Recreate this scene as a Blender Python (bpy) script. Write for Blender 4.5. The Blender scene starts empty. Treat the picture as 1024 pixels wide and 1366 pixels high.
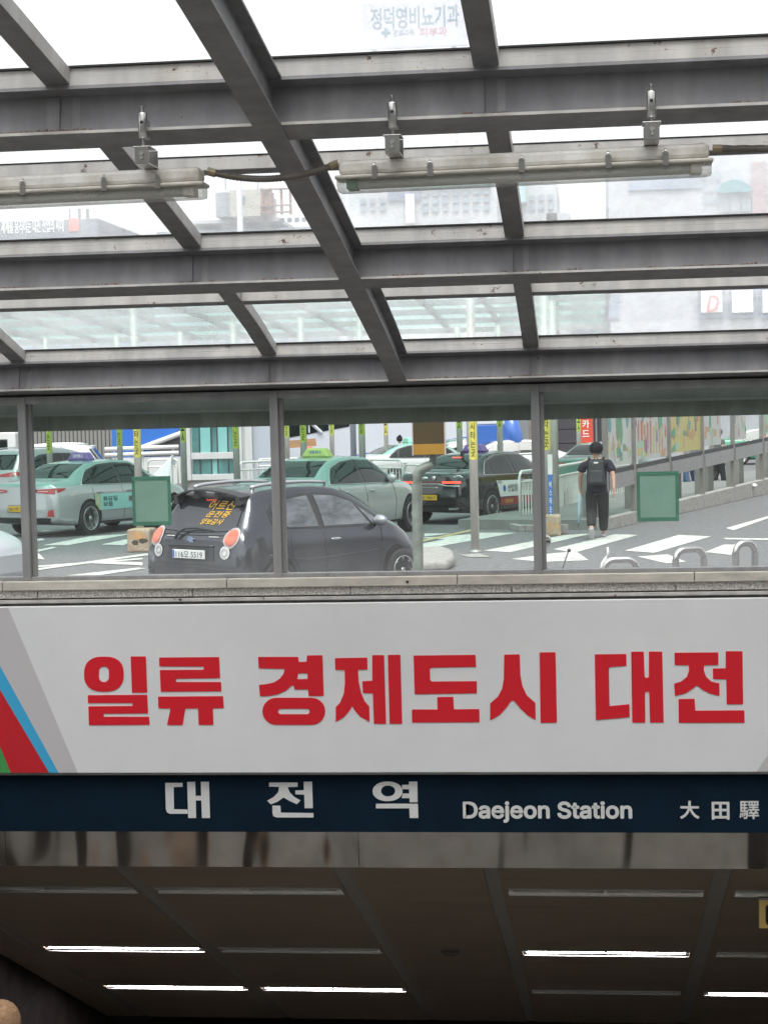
import bpy, bmesh, math, random
from mathutils import Vector, Matrix
from math import sin, cos, pi, radians, sqrt
random.seed(7)
S = bpy.context.scene
COL = S.collection
# ------------------------------------------------------------------ camera
YAW, PITCH, ROLL, FPX, CX, CY = radians(-6.5155), radians(-3.0534), radians(-1.3632), 2457.24, 512.0, 683.0
CAM = Vector((0, 0, 2.4))
def cam_axes():
    f = Vector((sin(YAW)*cos(PITCH), cos(YAW)*cos(PITCH), sin(PITCH)))
    r = Vector((cos(YAW), -sin(YAW), 0)); u = r.cross(f)
    c, s = cos(ROLL), sin(ROLL)
    return c*r+s*u, -s*r+c*u, f
RX, UX, FX = cam_axes()
cd = bpy.data.cameras.new('camera'); cam = bpy.data.objects.new('camera', cd); COL.objects.link(cam)
cd.sensor_fit = 'HORIZONTAL'; cd.sensor_width = 36; cd.lens = 36*FPX/1024; cd.clip_end = 3000; cd.clip_start = .05
cam.matrix_world = Matrix(((RX.x, UX.x, -FX.x, CAM.x), (RX.y, UX.y, -FX.y, CAM.y), (RX.z, UX.z, -FX.z, CAM.z), (0, 0, 0, 1)))
S.camera = cam
# ------------------------------------------------------------------ overcast sky, soft sun, exposure
w = bpy.data.worlds.new('World'); S.world = w; w.use_nodes = True
wn = w.node_tree.nodes; wl = w.node_tree.links
sky = wn.new('ShaderNodeTexSky'); sky.sky_type = 'NISHITA'; sky.sun_disc = False
sky.sun_elevation = radians(66); sky.sun_rotation = radians(200); sky.dust_density = 4; sky.air_density = 1.0
hs = wn.new('ShaderNodeHueSaturation'); hs.inputs['Saturation'].default_value = .10
bg = wn['Background']; bg.inputs['Strength'].default_value = .15
wl.new(sky.outputs[0], hs.inputs['Color']); wl.new(hs.outputs[0], bg.inputs['Color'])
sd = bpy.data.lights.new('sun', 'SUN'); sd.energy = 1.2; sd.angle = radians(25); sd.color = (1, .97, .93)
so = bpy.data.objects.new('sun', sd); COL.objects.link(so)
# high sun behind cloud, behind the viewer
so.rotation_euler = (radians(24), 0, radians(20))
S.view_settings.view_transform = 'Standard'; S.view_settings.look = 'None'; S.view_settings.gamma = 1
S.view_settings.use_curve_mapping = False; S.view_settings.exposure = 1.05
S.cycles.max_bounces = 10; S.cycles.transparent_max_bounces = 24; S.cycles.diffuse_bounces = 5

# ------------------------------------------------------------------ placing helpers (pixel of the 1024x1366 photo -> point in the world)
def ray(x, y): return RX*((x-CX)/FPX) - UX*((y-CY)/FPX) + FX
def onY(x, y, Y): d = ray(x, y); return CAM + d*(Y/d.y)
def onZ(x, y, Z=0.): d = ray(x, y); return CAM + d*((Z-CAM.z)/d.z)
# ------------------------------------------------------------------ materials
MATS = {}
def mat(name, col, rough=.6, metal=0., noise=0., scale=6., bump=0., bscale=60., spec=.5, coat=0., col2=None, stretch=None, emis=None, estr=0.):
    if name in MATS: return MATS[name]
    m = bpy.data.materials.new(name); m.use_nodes = True; MATS[name] = m
    n, l = m.node_tree.nodes, m.node_tree.links; b = n['Principled BSDF']
    c = (*col, 1)
    b.inputs['Base Color'].default_value = c; b.inputs['Roughness'].default_value = rough; b.inputs['Metallic'].default_value = metal
    b.inputs['Specular IOR Level'].default_value = spec; b.inputs['Coat Weight'].default_value = coat; b.inputs['Coat Roughness'].default_value = .06
    if emis: b.inputs['Emission Color'].default_value = (*emis, 1); b.inputs['Emission Strength'].default_value = estr
    if noise or bump:
        tc = n.new('ShaderNodeTexCoord'); mp = n.new('ShaderNodeMapping'); l.new(tc.outputs['Object'], mp.inputs[0])
        if stretch: mp.inputs['Scale'].default_value = stretch
    if noise:
        t = n.new('ShaderNodeTexNoise'); t.inputs['Scale'].default_value = scale; t.inputs['Detail'].default_value = 8; t.inputs['Roughness'].default_value = .65
        l.new(mp.outputs[0], t.inputs['Vector'])
        r = n.new('ShaderNodeValToRGB'); r.color_ramp.elements[0].position = .3; r.color_ramp.elements[1].position = .7
        d = col2 or tuple(v*(1-noise) for v in col)
        r.color_ramp.elements[0].color = (*d, 1); r.color_ramp.elements[1].color = (*[min(1, v*(1+noise*.4)) for v in col], 1)
        l.new(t.outputs[0], r.inputs[0]); l.new(r.outputs[0], b.inputs['Base Color'])
    if bump:
        t2 = n.new('ShaderNodeTexNoise'); t2.inputs['Scale'].default_value = bscale; t2.inputs['Detail'].default_value = 4
        l.new(mp.outputs[0], t2.inputs['Vector']); bp = n.new('ShaderNodeBump'); bp.inputs['Strength'].default_value = bump; bp.inputs['Distance'].default_value = .01
        l.new(t2.outputs[0], bp.inputs['Height']); l.new(bp.outputs[0], b.inputs['Normal'])
    return m

def glass(name, tint=(.95, .97, .96), dirt=.3, dcol=(.8, .8, .8), gl=.08, smear=.25, scale=1.2, low=None, lowz=(0, 1), stretch=(1, 1, 1)):
    """thin dirty sheet glass: clear tinted + translucent dust film + mirror gloss"""
    m = bpy.data.materials.new(name); m.use_nodes = True; MATS[name] = m
    n, l = m.node_tree.nodes, m.node_tree.links; n.clear()
    out = n.new('ShaderNodeOutputMaterial'); tr = n.new('ShaderNodeBsdfTransparent'); tr.inputs[0].default_value = (*tint, 1)
    tl = n.new('ShaderNodeBsdfTranslucent'); tl.inputs[0].default_value = (*dcol, 1)
    df = n.new('ShaderNodeBsdfDiffuse'); df.inputs[0].default_value = (*dcol, 1)
    md = n.new('ShaderNodeMixShader'); md.inputs[0].default_value = .35; l.new(tl.outputs[0], md.inputs[1]); l.new(df.outputs[0], md.inputs[2])
    g = n.new('ShaderNodeBsdfGlossy'); g.inputs['Roughness'].default_value = .02
    tc = n.new('ShaderNodeTexCoord'); mp = n.new('ShaderNodeMapping'); mp.inputs['Scale'].default_value = stretch; l.new(tc.outputs['Object'], mp.inputs[0])
    nz = n.new('ShaderNodeTexNoise'); nz.inputs['Scale'].default_value = scale; nz.inputs['Detail'].default_value = 9; nz.inputs['Roughness'].default_value = .7
    l.new(mp.outputs[0], nz.inputs['Vector'])
    mr = n.new('ShaderNodeMapRange'); mr.inputs[1].default_value = .3; mr.inputs[2].default_value = .75
    mr.inputs[3].default_value = max(0, dirt-smear*.5); mr.inputs[4].default_value = min(.95, dirt+smear); l.new(nz.outputs[0], mr.inputs[0])
    fac = mr.outputs[0]
    if low:
        sx = n.new('ShaderNodeSeparateXYZ'); gt = n.new('ShaderNodeNewGeometry'); l.new(gt.outputs['Position'], sx.inputs[0])
        m2 = n.new('ShaderNodeMapRange'); m2.inputs[1].default_value = lowz[1]; m2.inputs[2].default_value = lowz[0]; m2.inputs[3].default_value = 0; m2.inputs[4].default_value = low
        l.new(sx.outputs['Z'], m2.inputs[0])
        n2 = n.new('ShaderNodeTexNoise'); n2.inputs['Scale'].default_value = 5; n2.inputs['Detail'].default_value = 6; l.new(tc.outputs['Object'], n2.inputs['Vector'])
        mu = n.new('ShaderNodeMath'); mu.operation = 'MULTIPLY'; l.new(m2.outputs[0], mu.inputs[0]); l.new(n2.outputs[0], mu.inputs[1])
        ad = n.new('ShaderNodeMath'); ad.operation = 'ADD'; ad.use_clamp = True; l.new(mu.outputs[0], ad.inputs[0]); l.new(fac, ad.inputs[1]); fac = ad.outputs[0]
    m1 = n.new('ShaderNodeMixShader'); l.new(fac, m1.inputs[0]); l.new(tr.outputs[0], m1.inputs[1]); l.new(md.outputs[0], m1.inputs[2])
    m3 = n.new('ShaderNodeMixShader')
    lw = n.new('ShaderNodeLayerWeight'); lw.inputs[0].default_value = .25
    mg = n.new('ShaderNodeMath'); mg.operation = 'MULTIPLY_ADD'; l.new(lw.outputs['Facing'], mg.inputs[0]); mg.inputs[1].default_value = gl*2.5; mg.inputs[2].default_value = gl*.5
    l.new(mg.outputs[0], m3.inputs[0]); l.new(m1.outputs[0], m3.inputs[1]); l.new(g.outputs[0], m3.inputs[2])
    l.new(m3.outputs[0], out.inputs[0])
    return m

# chipped grey steel paint: colour with rust flecks and dusty patches
def steel_paint(name, col, dust=(.42, .40, .36), rust=(.10, .055, .035), amt=.5, rmin=.64):
    m = bpy.data.materials.new(name); m.use_nodes = True; MATS[name] = m
    n, l = m.node_tree.nodes, m.node_tree.links; b = n['Principled BSDF']; b.inputs['Roughness'].default_value = .55; b.inputs['Specular IOR Level'].default_value = .35
    tc = n.new('ShaderNodeTexCoord')
    a = n.new('ShaderNodeTexNoise'); a.inputs['Scale'].default_value = 3.5; a.inputs['Detail'].default_value = 10; a.inputs['Roughness'].default_value = .7; l.new(tc.outputs['Object'], a.inputs['Vector'])
    r1 = n.new('ShaderNodeMapRange'); r1.inputs[1].default_value = .45; r1.inputs[2].default_value = .75; r1.inputs[4].default_value = amt; l.new(a.outputs[0], r1.inputs[0])
    mx = n.new('ShaderNodeMix'); mx.data_type = 'RGBA'; mx.inputs[6].default_value = (*col, 1); mx.inputs[7].default_value = (*dust, 1); l.new(r1.outputs[0], mx.inputs[0])
    c = n.new('ShaderNodeTexNoise'); c.inputs['Scale'].default_value = 14; c.inputs['Detail'].default_value = 12; c.inputs['Roughness'].default_value = .75; l.new(tc.outputs['Object'], c.inputs['Vector'])
    r2 = n.new('ShaderNodeMapRange'); r2.inputs[1].default_value = rmin; r2.inputs[2].default_value = rmin+.03; l.new(c.outputs[0], r2.inputs[0])
    m2 = n.new('ShaderNodeMix'); m2.data_type = 'RGBA'; l.new(r2.outputs[0], m2.inputs[0]); l.new(mx.outputs[2], m2.inputs[6]); m2.inputs[7].default_value = (*rust, 1)
    mp = n.new('ShaderNodeMapping'); mp.inputs['Scale'].default_value = (9, 9, .9); l.new(tc.outputs['Object'], mp.inputs[0])
    st = n.new('ShaderNodeTexNoise'); st.inputs['Scale'].default_value = 1.4; st.inputs['Detail'].default_value = 6; l.new(mp.outputs[0], st.inputs['Vector'])
    r3 = n.new('ShaderNodeMapRange'); r3.inputs[1].default_value = .3; r3.inputs[2].default_value = .7; r3.inputs[3].default_value = .80; r3.inputs[4].default_value = 1.12; l.new(st.outputs[0], r3.inputs[0])
    m3 = n.new('ShaderNodeVectorMath'); m3.operation = 'SCALE'; l.new(m2.outputs[2], m3.inputs[0]); l.new(r3.outputs[0], m3.inputs['Scale'])
    l.new(m3.outputs[0], b.inputs['Base Color'])
    bp = n.new('ShaderNodeBump'); bp.inputs['Strength'].default_value = .25; bp.inputs['Distance'].default_value = .004
    l.new(c.outputs[0], bp.inputs['Height']); l.new(bp.outputs[0], b.inputs['Normal'])
    return m
def flat(name, col, rough=.5, **k): return mat(name, col, rough, **k)

# ------------------------------------------------------------------ object helpers
def tag(o, label=None, cat=None, group=None, kind=None):
    if label: o['label'] = label
    if cat: o['category'] = cat
    if group: o['group'] = group
    if kind: o['kind'] = kind
    return o
def empty(name, loc=(0, 0, 0), rz=0, label=None, cat=None, group=None, kind=None):
    o = bpy.data.objects.new(name, None); COL.objects.link(o); o.location = loc; o.rotation_euler = (0, 0, rz); o.empty_display_size = .2
    return tag(o, label, cat, group, kind)
class MB:
    def __init__(s): s.v = []; s.f = []
    def add(s, vs, fs):
        k = len(s.v); s.v += [tuple(v) for v in vs]; s.f += [tuple(i+k for i in f) for f in fs]; return s
    def box(s, x0, x1, y0, y1, z0, z1):
        return s.add([(x0, y0, z0), (x1, y0, z0), (x1, y1, z0), (x0, y1, z0), (x0, y0, z1), (x1, y0, z1), (x1, y1, z1), (x0, y1, z1)],
                     [(0, 3, 2, 1), (4, 5, 6, 7), (0, 1, 5, 4), (1, 2, 6, 5), (2, 3, 7, 6), (3, 0, 4, 7)])
    def hexa(s, p): # 8 points, bottom loop then top loop
        return s.add(p, [(0, 3, 2, 1), (4, 5, 6, 7), (0, 1, 5, 4), (1, 2, 6, 5), (2, 3, 7, 6), (3, 0, 4, 7)])
    def prism(s, pts, a, b): # pts list of 3-vectors, extruded by vector b-a
        n = len(pts); a = Vector(a); b = Vector(b)
        return s.add([Vector(p)+a for p in pts]+[Vector(p)+b for p in pts],
                     [tuple(range(n))[::-1], tuple(range(n, 2*n))]+[(i, (i+1) % n, (i+1) % n+n, i+n) for i in range(n)])
    def tube(s, pts, r, n=10, caps=True):
        pts = [Vector(p) for p in pts]; rings = []
        up = Vector((0, 0, 1))
        for i, p in enumerate(pts):
            d = (pts[min(i+1, len(pts)-1)]-pts[max(i-1, 0)]).normalized()
            a = d.cross(up)
            if a.length < .2: a = d.cross(Vector((0, 1, 0)))
            a.normalize(); b = d.cross(a); rr = r[i] if isinstance(r, (list, tuple)) else r
            rings.append([p+a*rr*cos(2*pi*k/n)+b*rr*sin(2*pi*k/n) for k in range(n)])
        vs = [q for R in rings for q in R]; fs = []
        for i in range(len(pts)-1):
            for k in range(n): fs.append((i*n+k, i*n+(k+1) % n, (i+1)*n+(k+1) % n, (i+1)*n+k))
        if caps: fs += [tuple(range(n))[::-1], tuple(range((len(pts)-1)*n, len(pts)*n))]
        return s.add(vs, fs)
    def lathe(s, prof, c=(0, 0, 0), axis='z', n=24):
        vs, fs = [], []
        for r, h in prof:
            for k in range(n):
                a = 2*pi*k/n
                p = {'z': (r*cos(a), r*sin(a), h), 'y': (r*cos(a), h, r*sin(a)), 'x': (h, r*cos(a), r*sin(a))}[axis]
                vs.append(Vector(p)+Vector(c))
        for i in range(len(prof)-1):
            for k in range(n): fs.append((i*n+k, i*n+(k+1) % n, (i+1)*n+(k+1) % n, (i+1)*n+k))
        fs += [tuple(range(n)), tuple(range((len(prof)-1)*n, len(prof)*n))]
        return s.add(vs, fs)
    def ell(s, c, r, n=12, m=8):
        prof = [(cos(-pi/2+pi*i/m), sin(-pi/2+pi*i/m)) for i in range(m+1)]
        k = len(s.v); s.lathe([(max(a, 1e-3), b) for a, b in prof], n=n)
        for i in range(k, len(s.v)): v = s.v[i]; s.v[i] = (c[0]+v[0]*r[0], c[1]+v[1]*r[1], c[2]+v[2]*r[2])
        return s
    def build(s, name, m, parent=None, bevel=0, smooth=False, fix=True):
        me = bpy.data.meshes.new(name); me.from_pydata(s.v, [], s.f)
        if fix:
            bm = bmesh.new(); bm.from_mesh(me); bmesh.ops.recalc_face_normals(bm, faces=bm.faces); bm.to_mesh(me); bm.free()
        me.materials.append(m); o = bpy.data.objects.new(name, me); COL.objects.link(o)
        if parent: o.parent = parent
        if smooth:
            for p in me.polygons: p.use_smooth = True
        if bevel:
            b = o.modifiers.new('bevel', 'BEVEL'); b.width = bevel; b.segments = 2; b.limit_method = 'ANGLE'
        return o
def box(name, x0, x1, y0, y1, z0, z1, m, parent=None, bevel=0):
    return MB().box(x0, x1, y0, y1, z0, z1).build(name, m, parent, bevel)
def copy_tree(o, loc=None, rz=None, label=None, parent=None):
    c = o.copy(); COL.objects.link(c)
    if parent: c.parent = parent
    if loc is not None: c.location = loc
    if rz is not None: c.rotation_euler = (0, 0, rz)
    if label: c['label'] = label
    for ch in [q for q in ALLKIDS(o)]: copy_tree(ch, parent=c)
    return c
def ALLKIDS(o): return [q for q in COL.objects if q.parent == o]
def curve_mesh(name, splines, m, parent=None, ext=.001, smooth=False):
    """filled flat shape with holes; splines are lists of (u,v); lies in local XY"""
    c = bpy.data.curves.new(name, 'CURVE'); c.dimensions = '2D'; c.fill_mode = 'BOTH'; c.extrude = ext
    for sp in splines:
        q = c.splines.new('POLY'); q.points.add(len(sp)-1); q.use_cyclic_u = True
        for i, (u, v) in enumerate(sp): q.points[i].co = (u, v, 0, 1)
    return curve_to_mesh(name, c, m, parent)
def curve_to_mesh(name, c, m, parent):
    t = bpy.data.objects.new('tmp', c)
    me = bpy.data.meshes.new_from_object(t)
    bpy.data.objects.remove(t); me.name = name; me.materials.clear(); me.materials.append(m)
    o = bpy.data.objects.new(name, me); COL.objects.link(o)
    if parent: o.parent = parent
    return o
def latin_font():
    try: return bpy.data.fonts.load(bpy.utils.system_resource('DATAFILES')+'/fonts/Inter.woff2')
    except Exception: return None
LATIN = latin_font()
def text(name, body, m, size=1., ext=.0008, parent=None, bold=0., M=None, fit=None, align='CENTER', spacing=1., line=1., shear=0.):
    """text mesh in local XY; fit=(w,h) rescales; M = matrix placing it"""
    c = bpy.data.curves.new(name, 'FONT'); c.body = body; c.size = size
    if LATIN and body.isascii() and len(body) > 3: c.font = LATIN
    c.extrude = 0; c.align_x = 'LEFT'; c.space_character = spacing
    c.space_line = line; c.resolution_u = 3; c.shear = shear
    o = curve_to_mesh(name, c, m, parent); me = o.data
    if len(me.vertices):
        xs = [v.co.x for v in me.vertices]; ys = [v.co.y for v in me.vertices]
        x0, x1, y0, y1 = min(xs), max(xs), min(ys), max(ys); sx = sy = 1.
        if fit: sx = fit[0]/(x1-x0); sy = (fit[1]/(y1-y0)) if fit[1] else sx
        for v in me.vertices: v.co = ((v.co.x-(x0+x1)/2)*sx, (v.co.y-(y0+y1)/2)*sy, ext)
        if bold:   # heavier weight: the outline repeated at small shifts
            vs = [v.co.copy() for v in me.vertices]; fs = [tuple(p.vertices) for p in me.polygons]; V = []; F = []; r = bold*(y1-y0)*sy*.55/max(1, body.count('\n')+1)
            for k in range(9):
                d = Vector((r*cos(k*pi/4), r*sin(k*pi/4), .00005*k)) if k < 8 else Vector((0, 0, .0005)); n0 = len(V); V += [v+d for v in vs]; F += [tuple(i+n0 for i in f) for f in fs]
            me.clear_geometry(); me.from_pydata(V, [], F)
    if M is not None: o.matrix_local = M
    return o
FACE = Matrix(((1, 0, 0, 0), (0, 0, -1, 0), (0, 1, 0, 0), (0, 0, 0, 1)))   # XY shape turned to face the viewer (-Y)
def wallM(x, y, z): return Matrix.Translation((x, y, z)) @ FACE


# ================================================================== MATERIALS
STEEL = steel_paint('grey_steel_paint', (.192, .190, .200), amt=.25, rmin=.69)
STEELU = steel_paint('old_and_lit_steel_paint', (.37, .36, .35), dust=(.50, .46, .40), amt=.6, rmin=.62)  # pale grade for old steel and for faces painted as if lit
FRAME = steel_paint('frame_paint', (.25, .25, .255), amt=.3, rmin=.72)
RUST = mat('rust_scale', (.11, .07, .05), .9, noise=.5, scale=30)
ROOFG = glass('roof_glass', (.97, .985, .98), dirt=.31, smear=.18, scale=3.2, gl=.05, dcol=(.90, .93, .95), stretch=(1, .45, 1))
WING = glass('window_glass', (.93, .965, .955), dirt=.025, smear=.05, scale=2.5, gl=.03, dcol=(.85, .86, .85), low=.26, lowz=(1.5, 1.80), stretch=(1, 1, .35))
ASPH = mat('asphalt', (.16, .16, .165), .9, noise=.4, scale=9, bump=.5, bscale=120)
WHITEPAINT = mat('road_paint', (.62, .62, .58), .8, noise=.35, scale=6, col2=(.36, .36, .34))
YELLOWPAINT = mat('yellow_road_paint', (.5, .42, .2), .8, noise=.4, scale=6)
PAVE = mat('paving', (.19, .20, .19), .9, noise=.25, scale=3)
KERB = mat('kerb_stone', (.34, .33, .31), .85, noise=.35, scale=9, bump=.3)
GRANITE = mat('granite', (.52, .49, .46), .7, noise=.85, scale=90, col2=(.12, .11, .10))
LEDGE = mat('ledge_stone', (.54, .50, .44), .75, noise=.3, scale=12, stretch=(.4, 1, 1))
INOX = mat('stainless', (.56, .55, .53), .28, 1., noise=.15, scale=8)
INOXD = mat('dull_stainless', (.40, .40, .385), .42, .85, noise=.25, scale=6)
DARK = flat('dark_rubber', (.02, .02, .02), .8)
BLACKP = flat('black_plastic', (.03, .03, .032), .45)
WHITE = flat('white_plastic', (.75, .75, .73), .4)

# ================================================================== ENTRANCE CANOPY
def zb(Y): return 3.37-.1628*(Y-6.13)-.00785*(Y-6.13)**2 if Y < 9.9 else 2.577-.215*(Y-10.12)
def slope(Y): return .1628+.0157*(Y-6.13)
XL, XR = -4.66, 2.54
canopy = empty('entrance_canopy', (-1.06, 10.2, 0), 0, 'grey steel and glass canopy arching over the station stairs', 'canopy')
def sect(Y, pts, x0, x1):
    """profile (dy along slope, dz perpendicular) extruded along X at purlin station Y"""
    t = Vector((0, 1, -slope(Y))).normalized(); nrm = Vector((0, slope(Y), 1)).normalized(); o = Vector((0, Y, zb(Y)))
    return [o+t*a+nrm*b-Vector((-1.06, 10.2, 0)) for a, b in pts]
def Ibeam(w, d, tf, tw):
    h = w/2
    return [(0, 0), (w, 0), (w, tf), (h+tw/2, tf), (h+tw/2, d-tf), (w, d-tf), (w, d), (0, d), (0, d-tf), (h-tw/2, d-tf), (h-tw/2, tf), (0, tf)]
PY = [-2.1, -.05, 2.01, 4.07, 6.13, 8.19, 10.12]
for Y in PY:
    m = MB(); m.prism(sect(Y, Ibeam(.165, .168, .011, .012), 0, 0), (XL, 0, 0), (XR, 0, 0)); m.build('steel_beam', STEEL, canopy)
    m = MB(); m.prism(sect(Y, [(.004, .170), (.10, .170), (.10, .200), (.004, .200)], 0, 0), (XL, 0, 0), (XR, 0, 0))
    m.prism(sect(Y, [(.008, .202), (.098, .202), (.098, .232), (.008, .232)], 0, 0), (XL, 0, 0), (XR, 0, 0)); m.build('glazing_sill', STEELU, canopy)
    if Y > 3:
        m = MB(); m.prism(sect(Y, [(-.003, .2325), (.06, .2325), (.06, .2385), (-.003, .2385)], 0, 0), (XL, 0, 0), (XR, 0, 0)); m.build('gasket', DARK, canopy)
# stiffener plates and rust crust along the lower flange
for Y in (6.13, 8.19, 10.12):
    for X in (-3.226, -1.785, -.33, 1.12):
        m = MB(); m.prism(sect(Y, [(.069, .012), (.078, .012), (.078, .155), (.069, .155)], 0, 0), (X-.055, 0, 0), (X-.01, 0, 0)); m.build('splice_plate', STEEL, canopy)
    m = MB(); m.prism(sect(Y, [(-.0015, .0005), (-.0002, .0005), (-.0002, .0105), (-.0015, .0105)], 0, 0), (XL, 0, 0), (XR, 0, 0)); m.build('flange_edge', STEELU, canopy)
    m = MB(); rnd = random.Random(int(Y*10))
    x = XL+.1
    dens = {6.13: .30, 8.19: .62, 10.12: .85}[Y]
    while x < XR-.1:
        L = rnd.uniform(.03, .18)
        if rnd.random() < dens*(.5+.5*sin(x*2.1+Y)):
            n = max(2, int(L/.009))
            for k in range(n):
                xx = x+k*.009; hgt = rnd.uniform(.003, .008)*(1 if rnd.random() < .85 else 1.6)
                o = sect(Y, [(.0, .009-rnd.random()*.005), (.004, .011+hgt), (.012, .011), (.02+rnd.random()*.02, .0118)], 0, 0)
                m.add([o[0]+Vector((xx, 0, 0)), o[0]+Vector((xx+.013, 0, 0)), o[1]+Vector((xx+.013, 0, 0)), o[1]+Vector((xx+.001, 0, -.002))], [(0, 1, 2, 3)])
        x += L
    o = m.build('rust_flakes', RUST, canopy, fix=False); o['kind'] = 'stuff'
WELD = steel_paint('repainted_steel', (.235, .233, .24), amt=.3, rmin=.6)
for Y in (6.13, 8.19, 10.12):   # repainted weld bands and rusty seams where the rafters meet the beams
    for X in (-3.226, -1.785, -.33, 1.12):
        for u, w_ in ((-.028, .018), (.034, .026)):
            m = MB(); m.prism(sect(Y, [(.0755, .030), (.0765, .030), (.0765, .150), (.0755, .150)], 0, 0), (X+u, 0, 0), (X+u+w_, 0, 0)); m.build('weld_band', WELD, canopy)
        rnd = random.Random(int(Y*7+X*3)); m = MB()
        for k in range(16):
            x = X+rnd.uniform(-.09, .09); h_ = rnd.uniform(.002, .009); o = sect(Y, [(-.0018, .002), (-.0018, .002+h_*.6), (.006, .0115+h_)], 0, 0)
            m.add([o[0]+Vector((x, 0, 0)), o[0]+Vector((x+.016, 0, 0)), o[2]+Vector((x+.015, 0, 0)), o[2]+Vector((x+.002, 0, -.003))], [(0, 1, 2, 3)])
        o = m.build('rust_patch', RUST, canopy, fix=False); o['kind'] = 'stuff'
# main rafter: curved I-beam down the middle
def rafter(name, X, prof, m, y0, y1, parent, lift=0., steps=4):
    st = []; ys = []
    for a, b in zip(PY[:-1], PY[1:]):
        for k in range(steps): ys.append(a+(b-a)*k/steps)
    ys = [y for y in ys if y0-.01 <= y <= y1+.01]+[y1]
    mb = MB(); n = len(prof); vs = []
    for Y in ys:
        nr = Vector((0, slope(Y), 1)).normalized()
        for u, v in prof: vs.append(Vector((X+u, Y, zb(Y)))+nr*(v+lift)-Vector((-1.06, 10.2, 0)))
    fs = [tuple(range(n)), tuple(range((len(ys)-1)*n, len(ys)*n))]
    for i in range(len(ys)-1):
        for k in range(n): fs.append((i*n+k, i*n+(k+1) % n, (i+1)*n+(k+1) % n, (i+1)*n+k))
    return mb.add(vs, fs).build(name, m, parent)
for X in (-1.062, XL, XR):
    pr = [(u-.048, v-.003) for u, v in Ibeam(.097, .172, .009, .008)]
    rafter('main_rafter', X, pr, STEEL, -2.1, 10.14, canopy)
GX = [XL, -3.226, -1.785, -.33, 1.12, XR]
for X in GX[1:-1]:
    for a, b in zip(PY[:-1], PY[1:]):
        rafter('glazing_rafter', X, [(-.041, .1735), (.041, .1735), (.041, .2315), (-.041, .2315)], STEELU if 0 else STEEL, a+.10, b+.003, canopy)
        rafter('rafter_lit_side', X, [(.0415, .176), (.0435, .176), (.0435, .2315), (.0415, .2315)], STEELU, a+.10, b+.003, canopy)  # lit side of the rafter put in as a paler sliver
for a, b in zip(PY[:-1], PY[1:]):   # mid-bay glazing bars
    Y = (a+b)/2-.02
    for x0, x1 in zip(GX[:-1], GX[1:]):
        m = MB(); m.prism(sect(Y, [(0, .1745), (.06, .1745), (.06, .2310), (0, .2310)], 0, 0), (x0+.0445, 0, 0), (x1-.0425, 0, 0)); m.build('glazing_bar', STEEL, canopy)
        m = MB(); m.prism(sect(Y, [(-.0025, .177), (-.0005, .177), (-.0005, .2290), (-.0025, .2290)], 0, 0), (x0+.0445, 0, 0), (x1-.0425, 0, 0)); m.build('bar_lit_face', STEELU, canopy)  # near face painted paler than the bar, as if catching the light
        m = MB(); m.prism(sect(Y, [(-.006, .2315), (.05, .2315), (.05, .2345), (-.006, .2345)], 0, 0), (x0+.03, 0, 0), (x1-.03, 0, 0)); m.build('gasket', DARK, canopy)
# roof panes, two rows per bay
for a, b in zip(PY[:-1], PY[1:]):
    for q0, q1 in ((a+.03, (a+b)/2+.0), ((a+b)/2+.02, b+.025)):
        for x0, x1 in zip(GX[:-1], GX[1:]):
            N = 4; vs = []
            for k in range(N+1):
                Y = q0+(q1-q0)*k/N; nr = Vector((0, slope(Y), 1)).normalized(); p = Vector((1.06, Y-10.2, zb(Y)))+nr*.241
                vs += [p+Vector((x0+.012, 0, 0)), p+Vector((x1-.012, 0, 0))]
            MB().add(vs, [(2*k, 2*k+1, 2*k+3, 2*k+2) for k in range(N)]).build('roof_pane', ROOFG, canopy)
# side frames of the canopy (outside the frame of the photograph)
for X, sgn in ((XL, -1), (XR, 1)):
    for Y in PY[:-1]:
        box('side_post', X+1.06-.045, X+1.06+.045, Y-10.2+.03, Y-10.2+.12, .9, zb(Y), STEEL, canopy)
    for a, b in zip(PY[:-1], PY[1:]):
        y0, y1 = a+.13-10.2, b+.02-10.2
        MB().add([(X+1.06, y0, .95), (X+1.06, y1, .95), (X+1.06, y1, zb(b)), (X+1.06, y0, zb(a))], [(0, 1, 2, 3)]).build('side_pane', WING, canopy)

# ---- window wall above the portal
ww = empty('window_wall', (-1.06, 10.2, 1.49), 0, 'row of grey framed windows above the white banner, street seen through', 'window')
def W(x0, x1, y0, y1, z0, z1): return (x0+1.06, x1+1.06, y0, y1, z0-1.49, z1-1.49)
box('head_rail', *W(XL, XR, .002, .078, 2.500, 2.545), FRAME, ww, .003)
box('sill_rail', *W(XL, XR, .004, .075, 1.493, 1.516), FRAME, ww, .003)
MX = [XL, -3.226, -1.773, -.3135, 1.13, XR]
for X in MX:
    box('mullion', *W(X-.0235, X+.0235, -.006, .08, 1.4935, 2.543), FRAME, ww, .004)
    box('mullion_cap', *W(X+.0240, X+.046, .03, .072, 1.517, 2.499), FRAME, ww, .002)
for a, b in zip(MX[:-1], MX[1:]):
    MB().add([(a+1.06+.024, .052, .027), (b+1.06-.02, .052, .027), (b+1.06-.02, .052, 1.01), (a+1.06+.024, .052, 1.01)], [(0, 1, 2, 3)]).build('window_pane', WING, ww)
    for k in range(3): MB().lathe([(.004, -.002), (.0045, .001), (.002, .004)], (a+1.06+.3+k*.45, .001, .012), 'y', 8).build('screw', INOXD, ww)
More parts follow.
